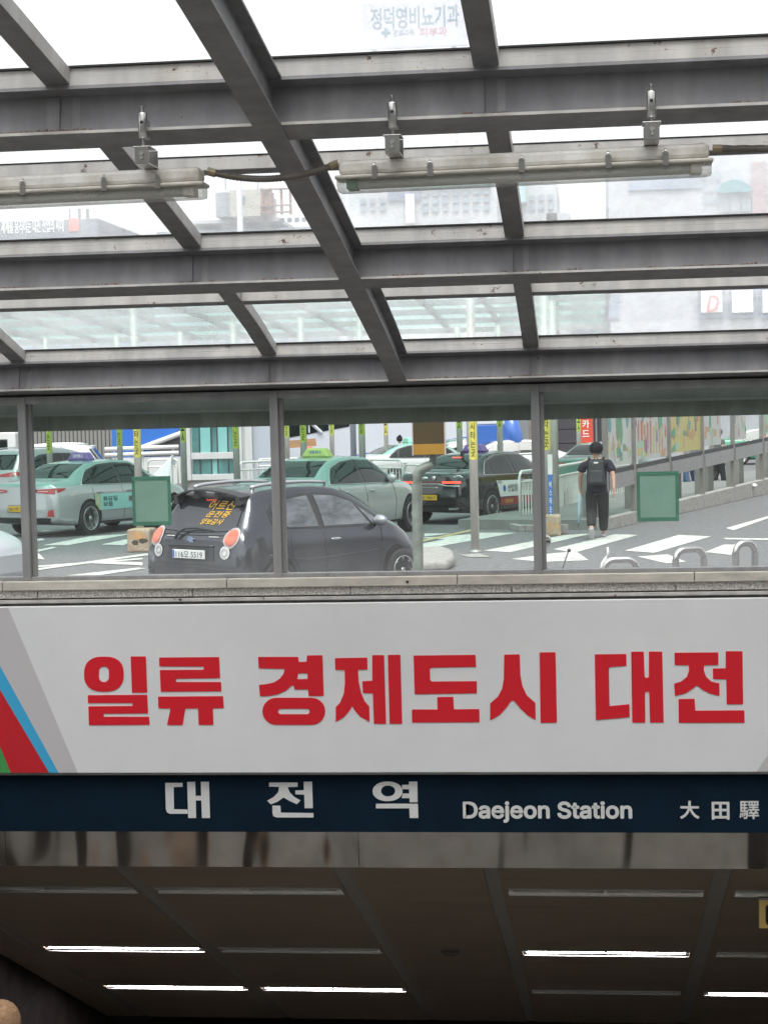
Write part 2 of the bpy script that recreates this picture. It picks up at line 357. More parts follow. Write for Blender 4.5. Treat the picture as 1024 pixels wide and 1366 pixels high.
# eaves gutter just outside the glass
GUT = mat('gutter_paint', (.21, .235, .21), .6, noise=.4, scale=4, col2=(.13, .14, .115), stretch=(2, 1, .6))
g = box('eaves_gutter', XL, XR, 10.38, 10.56, 2.345, 2.437, GUT); tag(g, 'dull green eaves gutter running along the top of the windows', 'gutter')
box('gutter_lip', XL, XR, 10.36, 10.379, 2.430, 2.444, mat('lip', (.33, .36, .33), .5), g)
box('fascia_board', XL, XR, 10.40, 10.42, 2.4445, 2.70, mat('fascia_green', (.21, .245, .225), .6, noise=.3, scale=5), g)
for k in range(22):
    box('bracket', XL+.2+k*.33, XL+.215+k*.33, 10.374, 10.3795, 2.35, 2.429, mat('bracket_green', (.19, .215, .19), .6), g)

# ---- parapet with stone ledge and granite course
par = box('wall', XL, XR, 10.2045, 10.46, .0, 1.40, mat('concrete', (.30, .29, .27), .9, noise=.3, scale=4)); tag(par, kind='structure')
x = XL; i = 0
while x < XR-.01:
    x1 = min(x+1.3, XR); box('ledge_slab', x, x1-.004, 10.165, 10.47, 1.4405, 1.4925, LEDGE, par, .004); x = x1
x = XL-.3
while x < XR-.01:
    x1 = min(x+.9, XR); box('granite_slab', max(x, XL), x1-.005, 10.180, 10.2040, 1.394, 1.4395, GRANITE, par, .002); x = x1
box('metal_trim', XL, XR, 10.172, 10.186, 1.366, 1.386, STEELU, par, .003)
MB().ell((0, 0, 0), (.02, .012, .006)).build('trim_clip', INOXD, par, smooth=True).location = onY(928, 801, 10.168)
for (px, py, r) in ((543, 775, .010), (516, 803, .012), (240, 799, .009)):
    c = onY(px, py, 10.162); MB().add([(-r, 0, 0), (r, 0, .002), (r*.5, 0, -r*1.4), (-r*.6, 0, -r*1.1)], [(0, 1, 2, 3)]).build('dirt_chip', DARK, par).location = c
clut = MB(); rn = random.Random(5)
for k in range(60):
    x = XL+.2+rn.random()*6.8; clut.ell((x, 10.196, 1.357+rn.random()*.008), (rn.uniform(.01, .03), .006, .006), 8, 4)
o = clut.build('putty_lumps', KERB, par, smooth=True); o['kind'] = 'stuff'
# ---- banner
BF = 10.10
def P2(px, py, Y=BF): p = onY(px, py, Y); return (p.x, p.z)
BANW = mat('banner_vinyl', (.69, .69, .70), .45, noise=.05, scale=2.5, bump=.35, bscale=1.6)
ban = box('slogan_banner', XL+.02, XR-.02, BF, 10.165, .405, 1.352, BANW); tag(ban, 'long white banner with big red Korean slogan above the navy sign', 'banner')
def sheet(name, pts, m, parent, y, lift=.0006):
    uv = pts; o = curve_mesh(name, [uv], m, parent, ext=.0004); o.matrix_local = wallM(0, y-lift, 0); return o
def bz(z, pxpair): # helper: x on a slanted line given by two pixels, at height z
    (a, b) = [P2(*q) for q in pxpair]; t = (z-a[1])/(b[1]-a[1]); return a[0]+(b[0]-a[0])*t
top, bot = 1.3515, .4055
lines = [((9, 806), (101, 1025)), ((0, 888), (75, 1025)), ((0, 920), (62, 1025)), ((0, 996), (12, 1025))]
xs = [(bz(bot, l), bz(top, l)) for l in lines]
GREY = mat('banner_grey', (.50, .48, .49), .5); CY_ = mat('banner_blue', (.045, .36, .62), .5); RD = mat('banner_red', (.50, .012, .02), .5); GN = mat('banner_green', (.05, .28, .075), .5)
sheet('grey_stripe', [(xs[1][0], bot), (xs[0][0], bot), (xs[0][1], top), (xs[1][1], top)], GREY, ban, BF)
sheet('blue_stripe', [(xs[2][0], bot), (xs[1][0], bot), (xs[1][1], top), (xs[2][1], top)], CY_, ban, BF)
sheet('red_stripe', [(xs[3][0], bot), (xs[2][0], bot), (xs[2][1], top), (xs[3][1], top)], RD, ban, BF)
gx = XL+.02; z_g = bot+(xs[3][0]-gx)/max(1e-3, (xs[3][0]-xs[3][1]))*(top-bot)
sheet('green_stripe', [(gx, bot), (xs[3][0], bot), (xs[3][1], top), (gx, top)], GN, ban, BF)
r0 = bz(bot, ((1011, 1024), (1028, 978)));
sheet('grey_stripe', [(r0, bot), (XR-.1, bot), (XR-.1, top), (r0+.62, top)], GREY, ban, BF)
LRED = mat('letter_red', (.62, .010, .022), .45)
def stad(cx, cy, a, b, n=10, sq=None):
    """stadium / superellipse outline"""
    if sq: return [(cx+a*math.copysign(abs(cos(t))**(2/sq), cos(t)), cy+b*math.copysign(abs(sin(t))**(2/sq), sin(t))) for t in [2*pi*k/40 for k in range(40)]]
    pts = []
    if a > b: 
        for k in range(n+1): t = -pi/2+pi*k/n; pts.append((cx+(a-b)+b*cos(t), cy+b*sin(t)))
        for k in range(n+1): t = pi/2+pi*k/n; pts.append((cx-(a-b)+b*cos(t), cy+b*sin(t)))
    else:
        for k in range(n+1): t = pi*k/n; pts.append((cx+a*cos(t), cy+(b-a)+a*sin(t)))
        for k in range(n+1): t = pi+pi*k/n; pts.append((cx+a*cos(t), cy-(b-a)+a*sin(t)))
    return pts
def rounded(p, r):
    out = []; n = len(p)
    for i in range(n):
        a, b, c = Vector(p[i-1]), Vector(p[i]), Vector(p[(i+1) % n]); u = a-b; v = c-b
        if min(u.length, v.length) < 3*r or u.normalized().dot(v.normalized()) < -.6: out.append(tuple(b)); continue
        u.normalize(); v.normalize(); p0 = b+u*r; p1 = b+v*r
        for t in (0, .33, .66, 1): out.append(tuple(p0*(1-t)**2+b*2*t*(1-t)+p1*t*t))
    return out
def glyph(ox, oy, sc, splines, m, parent, Y, ext=.003, r=4):
    sp = []
    for s in splines: sp.append([P2(ox+u/sc, oy+v/sc, Y) for u, v in (rounded(s, r) if r else s)])
    us = [q[0] for s in sp for q in s]; vs = [q[1] for s in sp for q in s]; cx, cy = sum(us)/len(us), sum(vs)/len(vs)
    o = curve_mesh('letter', [[(u-cx, v-cy) for u, v in s] for s in sp], m, parent, ext=ext); o.matrix_local = wallM(cx, Y-ext-.0005, cy); return o
K = 1024/220
big = [
 (100, [stad(180, 183, 123, 109, sq=2.5), stad(180, 184, 31, 49)]), (100, [[(346, 73), (440, 73), (449, 298), (354, 298)]]),
 (100, [[(80, 314), (449, 312), (454, 427), (179, 429), (179, 448), (460, 448), (464, 498), (87, 500), (84, 383), (357, 381), (357, 363), (81, 363)]]),
 (100, [[(523, 80), (895, 77), (901, 208), (632, 212), (624, 222), (632, 232), (907, 232), (909, 290), (533, 292), (527, 158), (795, 156), (803, 146), (795, 136), (524, 135)]]),
 (100, [[(516, 323), (920, 320), (924, 395), (856, 395), (860, 498), (768, 498), (764, 396), (686, 397), (669, 499), (572, 499), (593, 397), (518, 396)]]),
 (330, [[(66, 76), (315, 76), (319, 108), (367, 106), (370, 67), (466, 66), (474, 318), (380, 320), (376, 278), (292, 279), (288, 256), (274, 254), (240, 285), (190, 308), (140, 318), (78, 321), (72, 250), (120, 245), (165, 234), (200, 212), (222, 184), (232, 150), (70, 147)], [(315, 178), (372, 178), (374, 213), (308, 215)]]),
 (330, [stad(288, 414, 195, 84), stad(288, 415, 98, 17)]),
 (330, [[(543, 84), (744, 80), (745, 155), (686, 156), (690, 230), (706, 300), (728, 352), (756, 385), (758, 480), (700, 448), (668, 412), (650, 382), (632, 412), (600, 450), (548, 480), (548, 388), (575, 360), (598, 305), (605, 240), (603, 158), (545, 157)]]),
 (330, [[(774, 65), (848, 65), (860, 492), (784, 492), (778, 303), (716, 300), (713, 228), (775, 224)]]), (330, [[(871, 64), (949, 63), (960, 492), (882, 492)]]),
 (540, [[(53, 68), (438, 63), (441, 138), (165, 143), (154, 152), (157, 220), (166, 229), (446, 227), (446, 302), (60, 308)]]),
 (540, [[(200, 326), (300, 324), (303, 402), (461, 400), (462, 482), (44, 484), (43, 403), (202, 403)]]),
 (540, [[(615, 62), (712, 60), (716, 190), (728, 255), (755, 315), (809, 362), (811, 469), (760, 438), (715, 395), (680, 352), (668, 346), (656, 352), (630, 390), (590, 435), (528, 470), (528, 365), (575, 325), (602, 275), (613, 215)]]),
 (540, [[(835, 48), (934, 47), (943, 484), (841, 486)]]),
 (780, [[(60, 60), (256, 58), (257, 132), (157, 138), (148, 147), (152, 382), (275, 370), (277, 450), (67, 469)]]),
 (780, [[(286, 44), (364, 43), (370, 198), (376, 206), (390, 206), (396, 198), (396, 43), (479, 43), (488, 484), (403, 484), (398, 300), (392, 292), (378, 292), (372, 300), (374, 484), (293, 484)]]),
 (780, [[(555, 50), (827, 48), (827, 126), (738, 128), (737, 160), (752, 200), (785, 230), (833, 240), (835, 319), (770, 302), (722, 275), (693, 252), (670, 272), (625, 302), (558, 319), (553, 242), (595, 230), (632, 200), (646, 160), (643, 128), (556, 127)]]),
 (780, [[(873, 41), (977, 41), (981, 370), (879, 370), (876, 216), (795, 214), (793, 148), (873, 147)]]),
 (780, [[(580, 338), (680, 336), (684, 410), (989, 408), (990, 485), (582, 485)]])]
for ox, sp in big: glyph(ox, 860, K, sp, LRED, ban, BF, ext=.0012)
# steel edge strip below banner
es = box('edge_trim', XL+.02, XR-.02, 10.112, 10.166, .389, .4045, INOXD, ban)

# ---- navy station sign
NF = 10.150
NAVY = mat('navy_panel', (.0035, .014, .028), .6, noise=.25, scale=5, spec=.12)
sg = box('station_sign', XL+.02, XR-.02, NF, 10.20, .056, .3885, NAVY); tag(sg, 'navy blue station name sign in Korean, English and Chinese under the banner', 'sign')
SW = mat('sign_white', (.66, .66, .65), .5, noise=.08, scale=20)
K2 = 1024/240
for ox, sp in [
 (200, [[(87, 62), (186, 62), (186, 84), (135, 86), (137, 212), (214, 214), (216, 238), (115, 238), (98, 230), (91, 212)]]),
 (200, [[(212, 57), (257, 56), (260, 136), (292, 136), (290, 56), (336, 56), (342, 262), (296, 262), (293, 162), (261, 162), (263, 262), (218, 262)]]),
 (200, [[(678, 60), (840, 60), (840, 84), (783, 86), (795, 115), (820, 142), (857, 162), (836, 183), (795, 165), (760, 145), (725, 170), (688, 184), (667, 164), (705, 142), (730, 115), (735, 85), (678, 83)]]),
 (200, [[(875, 56), (922, 55), (927, 206), (880, 206), (878, 129), (828, 127), (827, 105), (876, 104)]]),
 (200, [[(697, 192), (742, 192), (745, 232), (930, 234), (930, 259), (722, 259), (703, 252), (697, 235)]]),
 (480, [stad(157, 110, 85, 56, sq=2.1), stad(160, 108, 40, 31, sq=2.1)]),
 (480, [[(238, 73), (279, 72), (278, 55), (326, 54), (328, 172), (283, 172), (282, 149), (238, 149), (242, 123), (280, 123), (279, 98), (242, 98)]]),
 (480, [[(91, 181), (329, 181), (332, 262), (283, 262), (281, 207), (91, 207)]])]:
    glyph(ox, 1030, K2, sp, SW, sg, NF, ext=.0012, r=0)
def walltext(body, x0, y0, x1, y1, m, parent, Y, bold=0., name='lettering', shear=0, sp=1.):
    a = onY(x0, y0, Y); b = onY(x1, y1, Y); M = wallM((a.x+b.x)/2, Y-.0015, (a.z+b.z)/2)
    return text(name, body, m, fit=(b.x-a.x, a.z-b.z), parent=parent, bold=bold, M=M, spacing=sp)
walltext('Daejeon Station', 618, 1070, 842, 1097, SW, sg, NF, bold=.075)
walltext('大', 907, 1069, 932, 1092, SW, sg, NF, bold=.05)
walltext('田', 949.5, 1070.5, 972, 1093, SW, sg, NF, bold=.06)
walltext('驛', 986, 1069, 1012, 1092.5, SW, sg, NF, bold=.025)
# ---- polished steel lintel under the sign
m = bpy.data.materials.new('polished_steel'); m.use_nodes = True; n, l = m.node_tree.nodes, m.node_tree.links; b = n['Principled BSDF']
b.inputs['Metallic'].default_value = 1; b.inputs['Roughness'].default_value = .19
tc = n.new('ShaderNodeTexCoord'); mp = n.new('ShaderNodeMapping'); mp.inputs['Scale'].default_value = (2.4, 1, .9); l.new(tc.outputs['Object'], mp.inputs[0])
nz = n.new('ShaderNodeTexNoise'); nz.inputs['Scale'].default_value = .85; nz.inputs['Detail'].default_value = 1.5; nz.inputs['Distortion'].default_value = .5; l.new(mp.outputs[0], nz.inputs['Vector'])
bp = n.new('ShaderNodeBump'); bp.inputs['Strength'].default_value = 1.; bp.inputs['Distance'].default_value = .21; l.new(nz.outputs[0], bp.inputs['Height']); l.new(bp.outputs[0], b.inputs['Normal'])
n3 = n.new('ShaderNodeTexNoise'); n3.inputs['Scale'].default_value = 9; n3.inputs['Detail'].default_value = 9; l.new(tc.outputs['Object'], n3.inputs['Vector'])
rr = n.new('ShaderNodeValToRGB'); rr.color_ramp.elements[0].color = (.58, .54, .50, 1); rr.color_ramp.elements[1].color = (.92, .90, .88, 1); l.new(n3.outputs[0], rr.inputs[0]); l.new(rr.outputs[0], b.inputs['Base Color'])
POL = m
lin = empty('steel_lintel', (0, 10.2, -.147), 0, 'polished stainless steel strip edging the portal below the navy sign', 'lintel')
xj = P2(478, 1130, 10.17)[0]
for a, b_ in ((XL, -2.9-.5), (-2.9-.5, xj), (xj, .95), (.95, XR)):
    box('steel_panel', a+.0012, b_-.0012, -.03, .0, .0, .2025, POL, lin, .001)
box('soffit_return', XL, XR, -.028, .03, -.004, -.0005, POL, lin)

# ================================================================== STAIRWELL
TH = radians(26.4157); T = math.tan(TH)
ceil = empty('ceiling', (0, 10.2, -.147), 0, kind='structure'); ceil.rotation_euler = (-TH, 0, 0)
CEIL = mat('ceiling_metal', (.29, .235, .175), .33, .0, noise=.18, scale=2.5, stretch=(.25, 3, 1))
RIB = mat('ceiling_rib', (.27, .26, .24), .5, noise=.15, scale=4)
ribs = [(-4.40, -4.38), (-4.07, -3.99), (-2.80, -2.72), (-1.52, -1.43), (-.66, -.58), (.63, .725), (1.99, 2.07), (2.29, 2.31)]
for a, b_ in ribs[1:-1]: box('ceiling_rib', a, b_, 0.02, 6.15, .004, .03, RIB, ceil)
def sY(Y): return (Y-10.2)/cos(TH)
rows = [(sY(10.765), sY(10.925)), (sY(12.60), sY(12.75)), (sY(14.155), sY(14.29))]
end = sY(15.72)
for bi in range(7):
    x0, x1 = ribs[bi][1], ribs[bi+1][0]; lit = x1-x0 > 1.0
    cuts = [.02]+[v for r in rows for v in r]+[end]
    segs = list(zip(cuts[0::2], cuts[1::2])) if lit else [(.02, end)]
    for s0, s1 in segs:
        k = max(1, round((s1-s0)/.34)); d = (s1-s0)/k
        for q in range(k): box('ceiling_panel', x0+.002, x1-.002, s0+q*d+.0015, s0+(q+1)*d-.0015, 0, .012, CEIL, ceil)
box('ceiling_backing', -4.42, 2.32, .0, end, .12, .14, DARK, ceil)
# recessed lamps
TROUGH = mat('trough_metal', (.6, .6, .6), .22, 1.)
TUBE_ON = mat('tube_lit', (.9, .9, .9), .4, emis=(1, .93, .98), estr=26.)
TUBE_OFF = mat('tube_unlit', (.55, .56, .55), .3)
names = ['leftmost column', 'second column', 'third column', 'fourth column']
rown = ['front row', 'middle row', 'back row']
baysx = [(-3.99, -2.80), (-2.72, -1.52), (-.58, .63), (.725, 1.99)]
LIT = {(1, 0), (1, 2), (2, 0), (2, 1), (2, 3)}
for r, (s0, s1) in enumerate(rows):
    for c_, (x0, x1) in enumerate(baysx):
        cx = (x0+x1)/2; hw = .575; on = (r, c_) in LIT
        p = Vector((cx, 10.2+cos(TH)*(s0+s1)/2, -.147-sin(TH)*(s0+s1)/2))
        e = empty('ceiling_light', p, 0, f"{'lit' if on else 'unlit'} recessed fluorescent lamp, {rown[r]} of the stair ceiling, {names[c_]}", 'ceiling light', 'recessed lamps in the stair ceiling')
        e.rotation_euler = (-TH, 0, 0); h = (s1-s0)/2
        t = MB()   # trough: sloping reflector walls round a flat back
        for sy in (-1, 1): t.hexa([(-hw, sy*(h-.004), 0), (hw, sy*(h-.004), 0), (hw, sy*(h-.001), 0), (-hw, sy*(h-.001), 0), (-hw, sy*.028, .05), (hw, sy*.028, .05), (hw, sy*.031, .053), (-hw, sy*.031, .053)])
        t.box(-hw, hw, -.031, .031, .050, .054)
        t.build('reflector', TROUGH, e)
        fr = MB()
        for sx in (-1, 1): fr.box(min(sx*hw, sx*(x1-x0)/2+0), max(sx*hw, sx*(x1-x0)/2), -h, h, .0, .012)
        fr.build('end_plate', CEIL, e)
        fr = MB().box(-hw, hw, -h-.006, -h+.004, -.004, .010).box(-hw, hw, h-.004, h+.006, -.004, .010); fr.build('frame', INOXD, e)
        MB().tube([(-hw+.03, -.01, .014), (-.008, -.01, .014)], .0145, 16).tube([(.008, -.01, .014), (hw-.03, -.01, .014)], .0145, 10).build('tube', TUBE_ON if on else TUBE_OFF, e, smooth=True)
        MB().box(-hw+.004, -hw+.028, -.012, .012, .01, .045).box(hw-.028, hw-.004, -.012, .012, .01, .045).build('socket', WHITE, e)
sdp = Vector((-1.053, 12.633, -1.355))
e = empty('smoke_detector', sdp, 0, 'small round smoke detector on the plain ceiling panel', 'smoke detector'); e.rotation_euler = (-TH, 0, 0)
MB().lathe([(.062, 0), (.066, -.008), (.058, -.018), (.03, -.03), (.015, -.032)]).build('base', mat('detector', (.10, .095, .085), .5), e, smooth=True)
MB().lathe([(.085, .001), (.085, -.004), (.066, -.004)]).build('ring', CEIL, e)
# stairs, landing and walls
STONE = mat('stair_granite', (.24, .225, .20), .6, noise=.3, scale=14)
MARB = mat('dark_marble', (.05, .041, .036), .75, noise=.6, scale=2.2, spec=.15, col2=(.018, .015, .013))
st = empty('staircase', (0, 2.96, .75), 0, kind='structure')
nst = 41; run = (15.74-2.96)/nst; rise = 6.35/nst
me = None
for k in range(nst):
    if me is None: o = box('step', -4.395, 2.295, 0, run+.02, -.6, -.001, STONE, st); me = o.data
    else: o = bpy.data.objects.new('step', me); COL.objects.link(o); o.parent = st
    o.location = (0, k*run, -(k+1)*rise)
o = box('landing', -8, 6, -14, 2.96, .3, .75, STONE); tag(o, kind='structure')
o = box('corridor_floor', -6, 4, 15.76, 26, -5.9, -5.6, STONE); tag(o, kind='structure')
o = box('corridor_wall', -6, 4, 25, 25.3, -5.6, -2.5, MARB); tag(o, kind='structure')
o = box('corridor_ceiling', -6, 4, 15.8, 25, -2.90, -2.7, CEIL); tag(o, kind='structure')
for X, s in ((-4.40, -1), (2.30, 1)):
    wl_ = empty('wall_left' if s < 0 else 'wall_right', (X, 10, 0), 0, kind='structure')
    for j in range(14):
        for i in range(9):
            y0 = 3.0-10+i*1.45; z1 = .95-.5*j
            if z1 < -5.6 or z1 > .95: continue
            box('marble_slab', min(0, s*.03), max(0, s*.03), y0+.002, y0+1.448, z1-.498, z1, MARB, wl_)
    box('wall_core', min(s*.031, s*.22), max(s*.031, s*.22), -14, 6.0, -6, .95, MARB, wl_)
# hanging yellow direction sign at the right edge
ys = onY(1012, 1201, 10.62); ys2 = onY(1012, 1239, 10.62)
hy = empty('exit_sign', (ys.x+.16, 10.62, ys2.z), 0, 'yellow sign with black rounded symbol hanging below the lintel at the edge', 'sign')
hh = ys.z-ys2.z
box('panel', -.16, .16, 0, .03, 0, hh, mat('sign_yellow', (.85, .60, .20), .5), hy, .002)
o = curve_mesh('symbol', [[(u*.001*hh/.16, v*.001*hh/.16) for u, v in rounded([(0, 0), (110, 0), (110, 118), (0, 118)], 22)]], BLACKP, hy, ext=.001); o.matrix_local = wallM(-.16+.036, -.0015, .018)
o = text('lettering', '1', SW, fit=(.03, .07), parent=hy, M=wallM(-.16+.036+.055, -.004, .075), bold=.02)
box('top_trim', -.162, .162, -.004, .034, hh, hh+.012, INOXD, hy)
MB().tube([(-.1, .015, hh+.012), (-.1, .015, -.36-ys2.z)], .005, 6).tube([(.1, .015, hh+.012), (.1, .015, -.36-ys2.z)], .005, 6).build('hanger', INOXD, hy)

# ================================================================== TUBE LIGHT FIXTURES UNDER THE FIRST BEAM
HOUS = mat('fixture_housing', (.76, .75, .72), .45, noise=.25, scale=8, col2=(.46, .42, .36))
RIM = mat('fixture_rim', (.50, .47, .42), .5, noise=.3, scale=12)
DIFF = glass('diffuser', (.90, .90, .88), dirt=.24, smear=.12, scale=6, dcol=(.80, .80, .77), gl=.14)
def capsule(L, w, h0, h1, r, n=4):
    pass
def fixture(x0, y0, z0, x1, y1, z1, label, endcol):
    a, b_ = Vector((x0, y0, z0)), Vector((x1, y1, z1)); L = (b_-a).length
    e = empty('tube_light', (a+b_)/2, 0, label, 'tube light', 'weatherproof tube lights under the front beam')
    e.rotation_euler = (0, -math.asin((b_.z-a.z)/L), 0); h = L/2
    MB().box(-h+.012, h-.012, -.045, .045, .0, .05).build('housing', HOUS, e, .014)
    MB().box(-h, h, -.058, .058, -.014, -.0005).build('rim', RIM, e, .005)
    vs = []; prof = [(-.050, -.0145), (-.050, -.038), (-.038, -.054), (.038, -.054), (.050, -.038), (.050, -.0145)]
    for X, sc in ((-h+.006, .94), (-h+.02, 1.), (h-.02, 1.), (h-.006, .94)):
        vs += [(X, u*sc, v if v > -.02 else v*sc) for u, v in prof]
    n = 6; fs = [tuple(range(n)), tuple(range(3*n, 4*n))]
    for i in range(3):
        for k in range(n-1): fs.append((i*n+k, i*n+k+1, (i+1)*n+k+1, (i+1)*n+k))
    MB().add(vs, fs).build('diffuser', DIFF, e)
    for s in (-1, 1): MB().tube([(-h+.07, s*.022, -.03), (h-.07, s*.022, -.03)], .013, 12).build('tube', TUBE_OFF, e, smooth=True)
    MB().box(-h+.08, h-.08, -.04, .04, -.016, -.0145).build('gear_tray', HOUS, e)
    for s in (-1, 1):
        MB().box(s*(h-.055)-.018, s*(h-.055)+.018, -.04, .04, -.046, -.016).build('socket', endcol if s < 0 else HOUS, e, .002)
    for f in (-.40, -.245, .0, .245, .40):
        X = f*2*h*.96+(-.01 if f else 0)
        m = MB().box(X-.010, X+.010, -.0605, -.056, -.020, .026).box(X-.006, X+.006, -.064, -.0455, .014, .030); m.build('clip', INOX, e, .002)
        MB().tube([(X, -.055, .026), (X, -.055, .036)], .005, 8).build('clip_head', RIM, e)
    return e
GREENEND = mat('green_socket', (.03, .16, .09), .5)
FY = 6.235
a = onY(449, 236, FY); b_ = onY(950, 212, FY)
f1 = fixture(a.x, FY, a.z, b_.x, FY, b_.z, 'long grey tube light hanging under the beam right of the main rafter', GREENEND)
b2 = onY(275, 243, FY); L = (b_-a).length; sl = .009
f2 = fixture(b2.x-L, FY, b2.z-.012, b2.x, FY, b2.z, 'long grey tube light at the left, running out past the picture edge', HOUS)
# hangers: beam clamp, rod, bracket
for (px, fx, lab) in ((191, f2, 'steel beam clamp hanger holding the left tube light'), (524, f1, 'steel beam clamp hanger at the left end of the long tube light'), (869, f1, 'steel beam clamp hanger at the right end of the long tube light')):
    z = zb(6.13); p = onY(px, 180, 6.10); zt = fx.location.z+.05+(p.x-fx.location.x)*math.tan(-fx.rotation_euler.y)
    e = empty('beam_clamp', (p.x, 6.10, zt), 0, lab, 'hanger', 'beam clamp hangers of the tube lights')
    dz = z-zt
    MB().tube([(0, -.002, dz-.03), (0, -.002, dz+.055)], .0155, 14).build('clamp_body', INOX, e, .004, True)
    MB().box(-.014, .014, -.002, .05, dz-.028, dz-.012).box(-.014, .014, -.002, .05, dz+.016, dz+.034).build('clamp_jaw', INOX, e, .003)
    MB().tube([(0, -.0185, dz+.022), (0, -.0165, dz+.022)], .006, 10).build('clamp_hole', DARK, e)
    MB().tube([(0, -.002, dz+.055), (0, -.002, dz+.078)], .005, 8).tube([(0, -.002, dz+.070), (0, -.002, dz+.078)], .008, 6).build('clamp_bolt', INOX, e)
    MB().tube([(0, -.002, .012), (0, -.002, dz-.03)], .0048, 8).build('rod', INOXD, e)
    m = MB().box(-.024, .024, -.032, -.028, .0, .058).box(-.030, .030, -.032, .06, .055, .059).box(-.024, .024, .10, .104, .0, .06).box(-.024, .024, -.032, .104, -.001, .003)
    m.build('bracket', INOX, e, .001)
    MB().tube([(0, -.041, .034), (0, -.031, .034)], .0085, 6).build('nut', INOXD, e)
    MB().tube([(0, -.041, .020), (0, -.031, .020)], .0065, 6).build('nut', INOXD, e)
# flexible conduits
def conduit(p, q, sag, label, n=70):
    m = MB(); pts = []; rs = []
    for k in range(n+1):
        t = k/n; P = Vector(p).lerp(Vector(q), t); P.z -= sag*4*t*(1-t); pts.append(P); rs.append(.0125 if k % 2 else .0105)
    m.tube(pts, rs, 10); o = m.build('conduit', mat('conduit_metal', (.17, .15, .13), .5, .3, noise=.3, scale=20), None, smooth=True); tag(o, label, 'cable conduit', 'flexible conduits joining the tube lights')
    for s, P, d in ((1, pts[0], pts[1]), (-1, pts[-1], pts[-2])):
        u = (d-P).normalized(); MB().tube([P-u*.012, P+u*.018], .0145, 8).build('gland', mat('brass', (.30, .25, .17), .4, .7), o)
p = onY(281, 229, FY-.0); q = onY(447, 219, FY)
conduit(p, q, .035, 'brown corrugated conduit drooping between the two tube lights')
p = onY(955, 198, FY); q = Vector((2.45, FY, p.z-.03)); conduit(p, q, .01, 'brown corrugated conduit leaving the right end of the long tube light')

# green sheets taped to the outside of the windows
def sheetpanel(px0, py0, px1, py1, label):
    Y = 10.27; a = onY(px0, py0, Y); c = onY(px1, py1, Y); w_, h_ = c.x-a.x, a.z-c.z
    e = empty('green_board', (a.x+w_/2, Y, c.z), 0, label, 'green sheet', 'green sheets taped on the windows')
    box('sheet', -w_/2, w_/2, 0, .004, 0, h_, mat('green_sheet', (.27, .43, .36), .7, noise=.12, scale=8), e)
    G2 = mat('green_tape', (.08, .25, .17), .55, noise=.3, scale=12); t = .022
    for q in ((-w_/2, w_/2, h_-t, h_), (-w_/2, w_/2, 0, t), (-w_/2, -w_/2+t*.8, t, h_-t), (w_/2-t*.8, w_/2, t, h_-t)):
        box('tape', q[0], q[1], -.0015, -.0002, q[2], q[3], G2, e)
    return e
sheetpanel(175.5, 636, 229, 700.5, 'green taped sheet on the window left of the black hatchback')
sheetpanel(848.5, 629.5, 905.5, 695, 'green taped sheet on the window beside the walking man')

# ================================================================== STREET
o = MB().add([(-500, 10.47, 0), (500, 10.47, 0), (500, 1500, 0), (-500, 1500, 0)], [(0, 1, 2, 3)]).build('ground', ASPH); tag(o, kind='structure')
o = MB().add([(-500, -500, -.02), (-4.62, -500, -.02), (-4.62, 10.465, -.02), (-500, 10.465, -.02)], [(0, 1, 2, 3)]).build('ground', PAVE); tag(o, kind='structure')
o = MB().add([(2.52, -500, -.02), (500, -500, -.02), (500, 10.465, -.02), (2.52, 10.465, -.02)], [(0, 1, 2, 3)]).build('ground', PAVE); tag(o, kind='structure')
road = empty('road_markings', (0, 20, 0), 0, kind='structure')
MKZ = [0.]
def mark(pts, name='marking', m=WHITEPAINT, z=.005):
    q = [onZ(x, y, 0) for x, y in pts]
    MKZ[0] += .0003; MB().add([(p.x, p.y-20, z+MKZ[0]) for p in q], [tuple(range(len(q)))]).build(name, m, road)
for pts in (
    [(560, 718), (590, 720), (690, 711), (655, 711)], [(540, 730), (570, 732), (688, 711), (640, 711)],
    [(645, 735), (680, 737), (790, 712), (752, 714)], [(566, 712), (602, 712), (566, 716)],
    [(682, 746), (722, 750), (782, 748), (720, 741)],
    [(738, 733), (765, 738), (851, 714), (820, 713)], [(833, 735), (872, 738), (948, 716), (905, 714)], [(850, 743), (888, 752), (915, 750), (890, 740)],
    [(940, 737), (975, 741), (980, 727), (965, 727)], [(712, 741), (750, 744), (785, 748), (768, 736)],
    [(968, 705), (978, 708), (1024, 692), (1024, 689)], [(964, 718), (1024, 719), (1024, 721), (968, 720)],
    [(57, 728), (90, 728), (180, 712), (120, 716)], [(135, 727), (165, 728), (176, 722), (168, 720)],
    [(46, 735), (50, 737), (76, 731), (70, 730)], [(47, 738), (47, 746), (60, 747), (50, 737)], [(18, 738), (20, 740), (50, 735), (50, 733)],
    [(16, 758), (16, 760), (190, 747), (190, 745)], [(20, 763), (24, 765), (200, 741), (196, 739)], [(116, 752), (190, 755), (190, 751), (130, 749)], [(75, 770), (120, 770), (195, 759), (185, 758)],
    [(16, 724), (20, 727), (60, 721), (56, 719)], [(45, 712), (47, 715), (90, 709), (60, 708)]):
    mark(pts)
mark([(560, 722), (562, 724), (668, 700), (664, 699)], 'yellow_line', YELLOWPAINT, .004)
